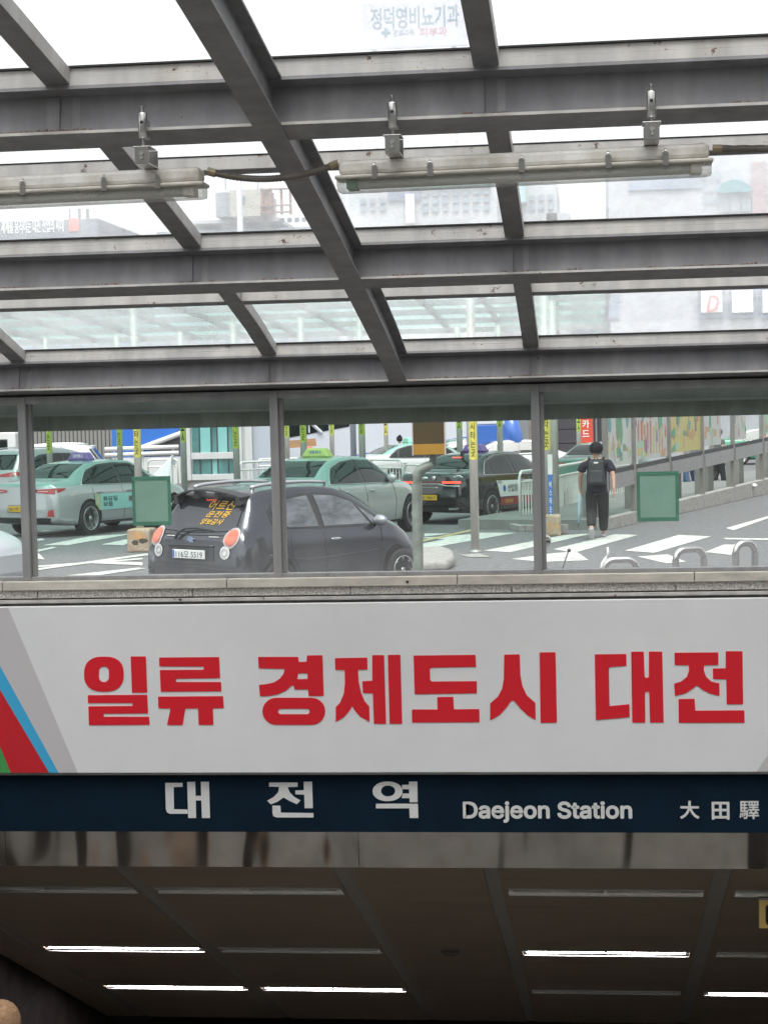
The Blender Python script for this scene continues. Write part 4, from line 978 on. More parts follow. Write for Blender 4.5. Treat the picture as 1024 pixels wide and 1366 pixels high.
    c.patch('plate_recess_shade', 'B', [(-.34, .49), (.34, .49)], [(-.30, .64), (.30, .64)], mat('recess_shade_'+paint.name, tuple(v*.5 for v in paint.node_tree.nodes['Principled BSDF'].inputs['Base Color'].default_value[:3]), .5), e, .006, 8, 3)  # recess shade painted on: flat patch in darkened body paint
    px = c.rx(0, .57)
    pl = box('number_plate', px-.030, px-.018, -.26, .26, .51, .62, YPL, e, .003)
    t = text('plate_lettering', plate, mat('plate_ink', (.03, .04, .05), .5), fit=(.47, .075), parent=pl, M=Matrix.Translation((px-.032, 0, .565)) @ Matrix.Rotation(-pi/2, 4, 'Z') @ FACE, bold=.01)
    for s_ in (1, -1):
        c.patch('head_lamp', 'F', [(s_*.45, .62), (s_*.78, .66)], [(s_*.42, .70), (s_*.76, .76)], CLEARL, e, .01, 6, 3)
    if extra: extra(c, e)
    e.scale = (1, sc[0], sc[1]); place(e, (ref[0], ref[1]*sc[0]), world, phi); return c, e
MINT = mat('mint_paint', (.08, .19, .15), .28, .35, coat=1., spec=.5); SILV = mat('silver_paint', (.42, .45, .45), .3, .55, coat=1.); BLK = mat('black_paint', (.012, .013, .014), .12, coat=1.); WHT = mat('white_paint', (.70, .71, .71), .25, coat=1.)
def two_tone(name, top_, low, z):
    m = mat(name, low, .28, .35, coat=1.); n, l = m.node_tree.nodes, m.node_tree.links; tc = n.new('ShaderNodeTexCoord'); sx = n.new('ShaderNodeSeparateXYZ'); l.new(tc.outputs['Object'], sx.inputs[0])
    r = n.new('ShaderNodeMapRange'); r.inputs[1].default_value = z-.01; r.inputs[2].default_value = z+.01; l.new(sx.outputs['Z'], r.inputs[0])
    x = n.new('ShaderNodeMix'); x.data_type = 'RGBA'; x.inputs[6].default_value = (*low, 1); x.inputs[7].default_value = (*top_, 1); l.new(r.outputs[0], x.inputs[0]); l.new(x.outputs[2], n['Principled BSDF'].inputs['Base Color']); return m
TAXI2 = two_tone('silver_mint', (.22, .37, .33), (.47, .48, .48), .93)  # upper mint is the green canopy's reflection put into silver paint
PURP = mat('roof_sign_purple', (.17, .10, .29), .4); LIMES = mat('roof_sign_lime', (.36, .47, .14), .4)
def roofsign(m, txt, tm=WHITE):
    def f(c, e):
        z = c.tz(1.95, 0)
        rs = MB().hexa([(1.83, -.30, z-.01), (2.07, -.30, z-.01), (2.07, .30, z-.01), (1.83, .30, z-.01), (1.87, -.20, z+.15), (2.03, -.20, z+.15), (2.03, .20, z+.15), (1.87, .20, z+.15)]).build('roof_sign', m, e, .03)
        text('lettering', txt, tm, fit=(.26, .09), parent=rs, M=Matrix.Translation((1.845, 0, z+.065)) @ Matrix.Rotation(-pi/2, 4, 'Z') @ FACE, bold=.02)
    return f
def sidetext(c, e, x, z, w_, h_, body, m, off=.014, name='lettering'):
    """lettering on the right side of the car (reads from rear to front)"""
    t = text(name, body, m, fit=(w_, h_), parent=e, bold=.015)
    for v in t.data.vertices: p = c.pt('R', x+v.co.x, z+v.co.y, off); v.co = p
    return t
def exA(c, e):
    roofsign(PURP, '대전택시')(c, e)
    c.patch('door_poster', 'R', [(1.25, .48), (3.2, .48)], [(1.25, .80), (3.2, .78)], mat('poster_aqua', (.30, .58, .55), .5), e, .008, 16, 4)
    c.patch('poster_panel', 'R', [(1.25, .48), (1.42, .48)], [(1.25, .80), (1.42, .80)], mat('poster_peach', (.55, .45, .34), .5, noise=.5, scale=9, col2=(.2, .4, .2)), e, .010, 3, 4)
    sidetext(c, e, 1.72, .645, .46, .20, '화요일\n보듬', INK); sidetext(c, e, 2.55, .66, .5, .14, '복숭아', mat('ink_red', (.35, .05, .06), .5))
    box('badge', -.006+c.rx(0, .93), c.rx(0, .93)+.02, -.42, -.24, .90, .955, mat('badge_blue', (.08, .1, .3), .4), e)
P = onZ(120, 714); PHI = radians(64)
sedan('taxi', 'silver taxi with painted-on green canopy light, purple roof sign and aqua door poster behind the first window', two_tone('silver_green_litA', (.21, .35, .31), (.42, .43, .44), .99), (1.08, -.90), P, PHI, 'taxis waiting in the rank', '861바 2041', extra=exA, sc=(1.06, 1.07))  # silver car, its upper half coloured with the canopy's green light
P = onZ(548, 709); sedan('taxi', 'pale silver taxi with green canopy light painted on its roof and lime roof sign behind the black hatchback', TAXI2, (3.92, -.90), P, radians(66.5), 'taxis waiting in the rank', '34바 5021', extra=roofsign(LIMES, '개인', BLUEP), sc=(1.06, 1.09))
def exC(c, e):
    roofsign(PURP, '택시')(c, e)
    c.patch('door_poster', 'R', [(1.42, .52), (3.1, .50)], [(1.30, .86), (3.1, .83)], WPL, e, .008, 16, 4)
    c.patch('red_stripe', 'R', [(1.44, .34), (3.1, .34)], [(1.43, .50), (3.1, .49)], mat('stripe_red', (.32, .05, .05), .5), e, .008, 16, 3)
    sidetext(c, e, 2.2, .69, .95, .15, '산업정통육성진', INK); c.disc('round_logo', 'R', 1.60, .69, .055, .07, BLUEP, e, .012)
    c.patch('orange_label', 'R', [(1.62, .38), (1.95, .38)], [(1.62, .46), (1.95, .46)], mat('ink_orange', (.5, .22, .05), .5), e, .012, 4, 2)
    x = c.rx(0, .97)
    o = MB().lathe([(.045, 0), (.05, -.006), (.04, -.01)], axis='x').build('round_badge', CHROME, e, smooth=True); o.location = c.pt('B', -.16, .955, .012)
    o = MB().lathe([(1, 0), (1, -.3)], axis='x').build('oval_badge', CHROME, e, smooth=True); o.location = c.pt('B', .06, .955, .012); o.scale = (.03, .075, .035)
    o = box('square_badge', -.008, .0, -.07, .07, -.035, .035, BLUEP, e); o.location = c.pt('B', .26, .955, .010)
    c.patch('high_brake_light', 'B', [(-.12, 1.335), (.12, 1.335)], [(-.12, 1.355), (.12, 1.355)], REDLIT, e, .02, 4, 1)
    z = c.tz(1.5, 0); MB().hexa([(1.35, -.012, z-.02), (1.60, -.012, z-.0), (1.60, .012, z), (1.35, .012, z-.02), (1.36, -.004, z+.06), (1.45, -.004, z+.02), (1.45, .004, z+.02), (1.36, .004, z+.06)]).build('fin_antenna', TRIMB, e)
    c.line('rear_script', 'B', [(-.26, .765), (.30, .765)], mat('badge_dots', (.5, .55, .52), .3, 1.), e, .006, .008)
P = onZ(655, 697); sedan('taxi', 'glossy black taxi with lit tail lamps and yellow plate in the rank', BLK, (1.08, -.90), P, radians(61), 'taxis waiting in the rank', '60바 9817', 'bar', extra=exC, sc=(1.03, 1.04))
P = onY(770, 650, 50.5); P.z = 0; sedan('taxi', 'mint taxi half hidden by the railing left of the walking man', MINT, (0, 0), P, radians(70), 'taxis waiting in the rank', '35바 7710')
P = onY(470, 650, 58); P.z = 0; sedan('taxi', 'white and mint far taxi with mint roof sign before the coach', two_tone('white_mint', (.26, .5, .42), (.62, .64, .63), 1.1), (0, 0), P, radians(28), 'taxis waiting in the rank', '31바 1188', extra=roofsign(mat('roof_sign_mint', (.2, .5, .4), .4), '택시', LIME))
P = onY(548, 650, 66); P.z = 0; sedan('taxi', 'mint far taxi behind the woman in the white top', MINT, (0, 0), P, radians(8), 'taxis waiting in the rank', '31바 2266')
P = onY(948, 650, 76); P.z = 0; sedan('taxi', 'green and white taxi with lit lamps seen through the mural glass', two_tone('white_green', (.62, .64, .62), (.05, .30, .17), 1.32), (0, 0), P, radians(6), 'taxis waiting in the rank', '33바 4020', lampm=REDLIT)
P = onY(600, 650, 60); P.z = 0; sedan('parked_car', 'white sedan behind the sign on the bent pole', WHT, (0, 0), P, radians(12), 'cars behind the taxi rank', '52가 3301')
# silver car nose at the lower left edge
P = onY(13, 720, 24.5); P.z = 0
c, e = sedan('parked_car', 'silver car nose with head lamp at the lower left window edge', mat('pale_silver', (.55, .57, .60), .3, .4, coat=1.), (4.86, .0), P, radians(-17), 'cars nearest the glass', '11가 2020')
for s_ in (1, -1): c.patch('fog_lamp', 'F', [(s_*.60, .34), (s_*.74, .38)], [(s_*.60, .46), (s_*.74, .48)], CLEARL, e, .012, 4, 3)

# ---- black hatchback
HB = [(0, .34, .52, .74, .74, .71, .84, .64, .87), (.05, .26, .52, .80, .84, .755, .93, .675, .955), (.16, .20, .52, .815, .93, .735, 1.05, .64, 1.08), (.28, .20, .54, .795, .97, .74, 1.20, .60, 1.24), (.44, .20, .54, .80, .98, .745, 1.385, .55, 1.44), (.8, .20, .55, .80, .97, .755, 1.44, .55, 1.50),
      (1.3, .20, .55, .80, .95, .76, 1.45, .555, 1.52), (1.9, .20, .55, .80, .93, .765, 1.42, .55, 1.495), (2.3, .20, .55, .80, .92, .765, 1.31, .56, 1.39), (2.85, .20, .56, .80, .90, .76, .99, .66, 1.05), (3.2, .20, .56, .79, .82, .72, .89, .60, .94), (3.5, .24, .50, .72, .66, .64, .72, .52, .77), (3.6, .34, .46, .60, .54, .55, .60, .45, .63)]
HPAINT = mat('charcoal_paint', (.075, .08, .095), .20, .75, coat=.6)
c = Car(HB, .07); e = empty('hatchback', (0, 0, 0), 0, 'charcoal hatchback with round tail lamps and orange sticker on its rear window', 'car', 'cars nearest the glass')
c.body(HPAINT, e)
for k in 'RL':
    c.patch('window_trim', k, [(.62, 1.03), (1.0, .965), (1.5, .945), (2.70, .925)], [(.60, 1.20), (.80, 1.34), (1.3, 1.40), (1.9, 1.375), (2.25, 1.27), (2.74, .97)], TRIMB, e, .004, 30, 6)
    s_ = -1 if k == 'R' else 1
    for xw in (.66, 2.96):
        c.disc('wheel_arch', k, xw, .29, .345, .355, ARCH, e, .005, 0, pi); wheel(e, xw, s_*.735, .29, s_, 8)
    for pts in ([(1.52, .28), (1.54, .6), (1.50, .93)], [(1.03, .45), (.93, .62), (.90, .80), (.94, .96)], [(2.52, .30), (2.58, .6), (2.60, .90)]): c.line('door_seam', k, pts, TRIMB, e, .004)
    c.patch('rear_handle', k, [(.68, 1.12), (.80, 1.05)], [(.66, 1.20), (.80, 1.20)], BLACKP, e, .014, 4, 3)
    MB().ell((0, 0, 0), (.095, .018, .020)).build('door_handle', CHROME, e, smooth=True).location = c.pt(k, 1.70, .80, .016)
    MB().ell((0, 0, 0), (.07, .10, .075)).build('door_mirror', mat('mirror_shell', (.35, .37, .40), .2, .5), e, smooth=True).location = c.pt(k, 2.52, .99, .10)
    RAILS = mat('rail_silver', (.55, .56, .58), .3, .7); c.line('roof_rail', 'T', [(.55, s_*.46), (1.0, s_*.475), (1.9, s_*.47)], RAILS, e, .026, .06)
    for x in (.57, 1.9): MB().tube([c.pt('T', x, s_*.465, -.01), c.pt('T', x+.02, s_*.465, .06)], .016, 8).build('rail_foot', CHROME, e)
    c.line('side_crease', k, [(.5, .66), (1.2, .56), (2.6, .60)], HPAINT, e, .010, -.003)
HG = mat('hatch_side_glass', (.15, .165, .18), .03, spec=.8, noise=.6, scale=2.2, col2=(.03, .035, .04), stretch=(1, 1, 2.5))
glasshouse(c, e, [([(.84, 1.0), (1.05, .985), (1.44, .975)], [(.80, 1.25), (.98, 1.335), (1.40, 1.372)]), ([(1.54, .972), (2.40, .955)], [(1.53, 1.372), (1.88, 1.35), (2.22, 1.245)]), ([(2.46, .955), (2.66, .95)], [(2.28, 1.21), (2.50, 1.06)])], HG)
c.patch('rear_window', 'B', [(-.60, .985), (0, .955), (.60, .985)], [(-.50, 1.39), (.50, 1.39)], mat('rear_glass_dark', (.03, .033, .04), .05, spec=.8), e, .010, 16, 10)
c.patch('windscreen', 'F', [(-.60, 1.06), (.60, 1.06)], [(-.5, 1.40), (.5, 1.40)], CG, e, .012, 12, 8)
c.patch('bonnet_sheen', 'F', [(-.2, .9), (.2, .9)], [(-.2, .91), (.2, .91)], HPAINT, e, .002, 2, 1)
# roof spoiler with three slots
sp = MB(); pts = []
zt = c.par(.44)[7]
for s0, s1 in ((-1, 0),):
    V = []; N = 14
    for k in range(N+1):
        y = -.54+1.08*k/N; zz = zt+.055-.10*(abs(y)/.54)**2.2; xx = .22+.10*(abs(y)/.54)**2
        V += [(xx, y, zz), (xx+.16, y, zz+.018), (xx+.16, y, zz-.004), (xx, y, zz-.022)]
    F = [(0, 1, 2, 3), (4*N, 4*N+3, 4*N+2, 4*N+1)]
    for k in range(N):
        for q in range(4): F.append((4*k+q, 4*k+(q+1) % 4, 4*k+4+(q+1) % 4, 4*k+4+q))
    sp.add(V, F)
sp.build('spoiler', BLACKP, e, smooth=False)
for y in (-.50, -.17, .17, .50):
    zz = zt+.04-.10*(abs(y)/.54)**2.2; MB().hexa([(.30, y-.04, zz-.10), (.50, y-.04, zz-.05), (.50, y+.04, zz-.05), (.30, y+.04, zz-.10), (.30, y-.02, zz+.0), (.42, y-.02, zz+.0), (.42, y+.02, zz), (.30, y+.02, zz)]).build('spoiler_foot', BLACKP, e)
c.patch('spoiler_base', 'B', [(-.50, 1.36), (.50, 1.36)], [(-.49, 1.43), (.49, 1.43)], BLACKP, e, .014, 12, 2)
for k in range(5): c.disc('brake_led', 'B', .05-.035*k, 1.345, .010, .008, REDLIT, e, .022)
for s_ in (1, -1):
    c.disc('tail_lamp_bezel', 'B', s_*.60, .895, .102, .128, mat('bezel_lens', (.42, .36, .36), .12, coat=1.), e, .010); c.disc('tail_lamp', 'B', s_*.605, .90, .080, .100, mat('lamp_red_orange', (.48, .07, .035), .15, coat=.5, noise=.5, scale=14, col2=(.55, .20, .12)), e, .018)
    c.disc('reverse_lamp', 'B', s_*.54, .715, .072, .082, CLEARL, e, .012); c.disc('reverse_lamp_ring', 'B', s_*.535, .715, .050, .055, CHROME, e, .018, hole=.6)
c.patch('plate_recess_shade', 'B', [(-.38, .60), (0, .59), (.38, .60)], [(-.36, .80), (.36, .80)], mat('recess_shade_dark', (.03, .032, .038), .4), e, .006, 10, 4)  # dark flat patch painted in place of a shaded plate recess
c.line('garnish', 'B', [(-.36, .79), (.36, .79)], TRIMB, e, .014, .014)
px = c.rx(0, .69)+.007; pl = box('number_plate', px-.034, px-.016, -.26, .26, .632, .742, WPL, e, .004)
box('plate_blue_band', px-.0355, px-.0342, .225, .254, .640, .736, BLUEP, pl)
text('plate_lettering', '116오 5519', mat('plate_ink', (.03, .04, .05), .5), fit=(.43, .078), parent=pl, M=Matrix.Translation((px-.0362, -.015, .687)) @ Matrix.Rotation(-pi/2, 4, 'Z') @ FACE, bold=.008)
b0 = c.pt('B', 0, .865, .014)
o = MB().prism([(0, .075, -.014), (0, .025, -.016), (0, .02, -.034), (0, -.045, -.034), (0, -.03, -.014), (0, -.08, .012), (0, -.03, .016), (0, -.02, .034), (0, .04, .034), (0, .03, .014)], (0, 0, 0), (-.008, 0, 0)).build('badge', mat('badge_cross', (.25, .34, .50), .3, .4), e, .002); o.location = b0
for u0, u1 in ((.27, .42), (-.42, -.27)): c.line('small_lettering', 'B', [(u0, .905), (u1, .905)], WPL, e, .006, .008)
c.line('tailgate_line', 'B', [(-.5, .93), (-.2, .925), (.2, .925), (.5, .93)], TRIMB, e, .004, .006)
wp = [c.pt('B', .24, .86, .03), c.pt('B', .22, .93, .045), c.pt('B', .14, .985, .045), c.pt('B', -.02, 1.0, .035), c.pt('B', -.30, .985, .025)]
MB().tube(wp, [.020, .018, .015, .012, .006], 8).build('rear_wiper', BLACKP, e, smooth=True)
# sticker on the rear window, following the glass
for body, yc, zc_, w_, h_ in (('어르신', -.23, 1.285, .42, .115), ('운전중', -.23, 1.175, .36, .075), ('양보감사', -.19, 1.085, .34, .07)):
    t = text('window_sticker', body, mat('sticker_orange', (.62, .36, .03), .5), fit=(w_, h_), parent=e, bold=.03, shear=.3)
    for v in t.data.vertices: v.co = c.pt('B', yc-v.co.x, zc_+v.co.y, .018)
c.line('bumper_line', 'B', [(-.66, .50), (0, .53), (.66, .50)], TRIMB, e, .004, .004)
P = onY(253, 740, 22.8); P.z = 0; place(e, (0, 0), P, radians(90-36)); e.scale = (1.0, 1.16, 1.0)

# ---- SUVs behind
SUV = [(a*1.27, b*1.25, c_*1.2, d*1.16, f*1.12, g*1.16, h*1.13, i*1.16, j*1.13) for a, b, c_, d, f, g, h, i, j in HB]
def suv(label, paint, ref, world, phi, lamp=REDL):
    c = Car(SUV); e = empty('suv', (0, 0, 0), 0, label, 'SUV', 'cars behind the taxi rank'); c.body(paint, e)
    for k in 'RL':
        s_ = -1 if k == 'R' else 1
        c.patch('window_trim', k, [(.75, 1.16), (1.3, 1.10), (1.95, 1.08), (3.40, 1.05)], [(.85, 1.38), (1.2, 1.52), (1.7, 1.56), (2.4, 1.54), (2.9, 1.42), (3.46, 1.10)], TRIMB, e, .004, 30, 6)
        for xw in (.85, 3.75): c.disc('wheel_arch', k, xw, .35, .42, .42, ARCH, e, .005, 0, pi); wheel(e, xw, s_*.875, .35, s_)
        c.line('roof_rail', 'T', [(.75, s_*.55), (2.4, s_*.55)], CHROME, e, .016, .04)
        MB().ell((0, 0, 0), (.08, .12, .085)).build('door_mirror', paint, e, smooth=True).location = c.pt(k, 3.2, 1.13, .11)
        c.patch('tail_lamp_corner', k, [(.07, .98), (.35, 1.0)], [(.09, 1.10), (.35, 1.08)], lamp, e, .008, 6, 3); c.patch('tail_lamp', 'B', [(s_*.40, .97), (s_*.80, .97)], [(s_*.40, 1.04), (s_*.80, 1.10)], lamp, e, .010, 6, 3)
    glasshouse(c, e, [([(.90, 1.15), (1.25, 1.135)], [(.96, 1.37), (1.25, 1.47)]), ([(1.32, 1.13), (2.05, 1.115)], [(1.32, 1.49), (1.7, 1.52), (2.06, 1.52)]), ([(2.14, 1.11), (3.20, 1.09)], [(2.14, 1.52), (2.45, 1.50), (2.85, 1.39), (3.25, 1.13)])])
    c.patch('rear_window', 'B', [(-.68, 1.16), (.68, 1.16)], [(-.58, 1.54), (.58, 1.54)], CG, e, .012, 14, 8); c.patch('windscreen', 'F', [(-.7, 1.20), (.7, 1.20)], [(-.58, 1.57), (.58, 1.57)], CG, e, .012, 12, 8)
    seams(c, e, [1.28, 2.10, 3.25], .36, 1.05); c.patch('spoiler', 'B', [(-.58, 1.58), (.58, 1.58)], [(-.56, 1.61), (.56, 1.61)], paint, e, .10, 10, 1)
    place(e, ref, world, phi); return c, e
P = onY(14, 650, 47); P.z = 0; suv('grey SUV with red tail lamp at the far left behind the taxi', mat('grey_suv', (.38, .40, .40), .3, .5, coat=1.), (0, -.85), P, radians(62))
P = onY(143, 650, 55); P.z = 0; suv('white SUV with dark windows facing left behind the left taxi', WHT, (0, .7), P, radians(186))

# ---- white van, coach, truck
VAN = mat('van_white', (.66, .67, .66), .35, noise=.08, scale=2)
P = onY(23, 650, 66); e = empty('van', (P.x, 66, 0), 0, 'white box van with a dark window at the far left edge', 'van')
MB().box(-4.6, 0, 0, 1.9, .45, 2.05).build('body', VAN, e, .06); box('roof', -4.55, -.05, .05, 1.85, 2.052, 2.10, VAN, e, .02)
for a, b in ((-2.4, -1.5), (-1.35, -.35)): box('window', a, b, -.012, -.002, 1.1, 1.75, CG, e, .004); box('window_frame', a-.04, b+.04, -.0018, .01, 1.06, 1.79, TRIMB, e)
for x in (-3.7, -.8): MB().lathe([(.2, -.1), (.33, -.1), (.35, -.05), (.35, .05), (.33, .1)], (x, .12, .35), 'y').build('wheel', TYRE, e, smooth=True)
box('bumper', -.05, .08, .1, 1.8, .35, .6, BLACKP, e, .02)
CO = mat('coach_white', (.66, .68, .74), .25, coat=.6, noise=.05, scale=1); CB = mat('coach_blue', (.045, .14, .48), .3, coat=.6)
a, b = onY(372, 600, 68), onY(700, 600, 72); e = empty('coach', (a.x, 68, 0), math.atan2(4, b.x-a.x), 'long white coach with blue skirt behind the taxis', 'coach'); L = math.hypot(b.x-a.x, 4)
MB().box(0, L*.80, 0, 2.4, .75, 3.4).build('body', CO, e, .08); box('skirt', 0.02, L*.80-.02, .01, 2.39, .35, .745, CB, e, .02)
z0, z1 = 1.62, 3.0
MB().hexa([(.1, -.015, 1.55), (2.75, -.015, 1.95), (2.75, -.001, 1.95), (.1, -.001, 1.55), (.1, -.015, 3.0), (2.95, -.015, 3.0), (2.95, -.001, 3.0), (.1, -.001, 3.0)]).build('window', CG, e)
MB().tube([(.75, -.03, 2.6), (1.65, -.03, 1.75)], .07, 8).build('mirror_arm', CO, e)
for x in (1.15, 1.95): box('window_pillar', x, x+.06, -.02, -.016, 1.75, 3.0, CO, e)
MB().hexa([(3.0, -.012, .752), (L*.80-.05, -.012, .752), (L*.80-.05, -.001, .752), (3.0, -.001, .752), (2.4, -.012, .80), (L*.80-.05, -.012, 1.5), (L*.80-.05, -.001, 1.5), (2.4, -.001, .80)]).build('blue_swoosh', CB, e)
for x in (1.7, L*.6): MB().lathe([(.25, -.1), (.46, -.1), (.5, -.05), (.5, .1)], (x, .15, .5), 'y').build('wheel', TYRE, e, smooth=True)
a, b = onY(634, 600, 63), onY(690, 600, 63); e = empty('truck', (a.x, 63, 0), 0, 'white truck with blue lower half right of the coach', 'truck')
box('cargo_box', 0, b.x-a.x, 0, 2.2, 1.95, 3.4, CO, e, .03); box('blue_side', 0, b.x-a.x, .002, 2.2, .75, 1.945, CB, e, .03); box('chassis', .1, b.x-a.x-.1, .1, 2.1, .45, .745, BLACKP, e)
for x in (.35, b.x-a.x-.35): MB().lathe([(.2, -.1), (.36, -.1), (.4, -.05), (.4, .1)], (x, .05, .4), 'y').build('wheel', TYRE, e, smooth=True)
a = onY(697, 600, 60); o = MB().tube([(0, 0, 0), (-.05, 0, .8), (-.22, 0, 1.6), (-.42, 0, 2.3)], [.25, .26, .25, .22], 14).build('inflatable_post', CB, None, smooth=True); o.location = (a.x, 60, 0); tag(o, 'leaning blue inflatable post beside the truck', 'inflatable')

# ================================================================== PAVILION, HOARDINGS, RAMP
TEAL = mat('teal_glass', (.10, .26, .25), .06, spec=.9, coat=1., noise=.55, scale=.7, col2=(.03, .09, .09), stretch=(2.2, 1, .5)); TEAL2 = mat('cyan_panel', (.22, .50, .48), .1, coat=1.)
FW = mat('white_frame', (.56, .57, .57), .45, noise=.08, scale=4)
a, b = onY(250, 600, 62), onY(368, 600, 62); W_ = b.x-a.x
e = empty('glass_pavilion', (a.x, 62, 0), 0, 'white framed glass pavilion with teal panes on a grey plinth', 'pavilion')
def zp(y, Y, x=300): return onY(x, y, Y).z
box('plinth', -.1, W_+.4, 0, 3, 0, zp(640, 62), mat('plinth_grey', (.30, .29, .28), .8, noise=.2, scale=2), e)
zr = [zp(640, 62), zp(611, 62), 4.2]
for x in (0, W_*.585, W_*.70): box('column', x-.12, x+.12, -.10, .12, zr[0]+.002, 4.2, FW, e, .01)
for i, z in enumerate(zr[:2]): box('transom', .125, W_*.585-.125, -.06, .08, z-.02 if i else z+.002, z+.20, FW, e, .01)
xs_ = [.14, W_*.14, W_*.27, W_*.34, W_*.46, W_*.585-.14]
for i in range(5):
    for j in range(2):
        z0, z1 = zr[j]+.205, (zr[j+1]-.025 if j == 0 else 4.2)
        box('glass_pane', xs_[i]+.02, xs_[i+1]-.02, .02, .04, z0, z1, TEAL2 if (i in (1, 3) and j) or (i == 2 and not j) else TEAL, e)
        if i: box('mullion', xs_[i]-.02, xs_[i]+.02, .0, .05, z0, z1, mat('mullion_dark', (.04, .05, .05), .4), e)
box('wall_panel', W_*.585+.12, W_*.70-.12, .0, .1, zr[0], 4.2, FW, e); box('wall_panel', W_*.70+.125, W_+.4, .05, .15, zr[0], 4.2, mat('wall_bluegrey', (.42, .46, .52), .5), e)
box('roof', -.3, W_+.6, -.3, 3.2, 4.205, 4.35, FW, e)
# ribbed grey fence
e = empty('ribbed_fence', (onY(30, 600, 70).x, 70, 0), 0, 'tall grey ribbed metal fence behind the far left cars', 'fence'); Lf = onY(160, 600, 70).x-onY(30, 600, 70).x
me = None; RF = mat('fence_grey', (.24, .235, .22), .6, noise=.2, scale=2)
for k in range(int(Lf/.16)):
    if me is None: o = box('slat', 0, .115, 0, .05, 0, 3.2, RF, e); me = o.data
    else: o = bpy.data.objects.new('slat', me); COL.objects.link(o); o.parent = e
    o.location = (k*.16, 0, 0)
box('backing', 0, Lf, .052, .06, 0, 3.2, mat('fence_dark', (.13, .13, .12), .7), e)
# blue hoarding with white diagonal and rails
a, b = onY(150, 600, 67), onY(240, 600, 67); e = empty('blue_hoarding', (a.x, 67, 0), 0, 'bright blue hoarding with a white diagonal brace left of the pavilion', 'hoarding'); Wh = b.x-a.x
MB().box(0, Wh, 0, .1, 1.0, 3.4).build('panel', mat('hoarding_blue', (.03, .15, .52), .4), e); box('white_base', 0, Wh, -.01, .12, .0, .995, VAN, e)
MB().tube([(.9, -.1, zp(600, 67, 200)), (Wh+.1, -.1, zp(578, 67, 235))], .10, 10).build('brace', WHITE, e); 
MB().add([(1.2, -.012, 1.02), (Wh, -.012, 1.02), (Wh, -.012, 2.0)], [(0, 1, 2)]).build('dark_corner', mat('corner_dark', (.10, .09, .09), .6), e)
e = empty('pipe_rails', (onY(140, 600, 60).x, 60, 0), 0, 'pair of thick white horizontal pipe rails before the blue hoarding', 'railing'); Lr = onY(238, 600, 60).x-onY(140, 600, 60).x
for y in (598, 606): MB().tube([(0, 0, zp(y, 60, 190)), (Lr, 0, zp(y, 60, 190)+.03)], .07, 10).build('rail', WHITE, e, smooth=True)
for x in (.3, Lr/2, Lr-.2): MB().tube([(x, 0.09, 0), (x, 0.09, zp(598, 60, 190))], .04, 8).build('rail_post', WHITE, e)
# white tarpaulin over a frame
Yt = 52.6; a, b, c_ = onY(203, 640, Yt), onY(228, 640, Yt), onY(226, 609, Yt)
TAR = mat('tarpaulin', (.68, .68, .70), .7, noise=.06, scale=3)
e = empty('tarpaulin_cover', (b.x, Yt, 0), 0, 'white tarpaulin draped into a slanted peak above the left green sheet', 'tarpaulin')
m = MB(); V = []; N = 12
for i in range(N+1):
    for j in range(9):
        s_, t = i/N, j/8; x = (a.x-b.x-.25)*(1-s_)*(1) ; zt_ = a.z-.1+(c_.z-a.z+.12)*s_; z = .25+(zt_-.25)*t
        V.append((x, -.35+.5*t+.04*sin(i*1.7)*(1-t)+.02*sin(i*3+j), z+.012*sin(i*2.1)*t))
m.add(V, [(i*9+j, (i+1)*9+j, (i+1)*9+j+1, i*9+j+1) for i in range(N) for j in range(8)]); o = m.build('sheet', TAR, e, smooth=True); sm = o.modifiers.new('t', 'SOLIDIFY'); sm.thickness = .01
MB().tube([(.02, .16, 0), (.02, .16, c_.z+.05)], .03, 8).build('pole', WHITE, e); MB().add([(.0, .1, c_.z), (.16, .05, c_.z-.12), (.10, .12, c_.z-.30), (.0, .14, c_.z-.2)], [(0, 1, 2, 3)]).build('flap', TAR, e)
# orange board, red drum and small things by the coach
p = onY(400, 592, 62); o = box('orange_board', -.55, .55, 0, .05, -.12, .14, mat('board_orange', (.42, .24, .12), .6, noise=.2, scale=3)); o.location = (p.x, 62, p.z); o.rotation_euler = (0, -.06, 0); tag(o, 'long brown orange board leaning before the coach window', 'board')
p = onY(411, 606, 58); e = empty('red_reel', (p.x, 58, 0), 0, 'faded red round reel standing before the coach skirt', 'reel')
MB().lathe([(.24, -.06), (.26, 0), (.24, .06)], (0, 0, p.z), 'y').build('drum', mat('reel_red', (.45, .14, .10), .6), e, smooth=True); MB().lathe([(.14, -.075), (.14, -.061)], (0, 0, p.z), 'y').build('hub', mat('reel_hub', (.30, .10, .08), .6), e); box('stand', -.2, .2, -.05, .05, 0, p.z-.25, BLACKP, e)
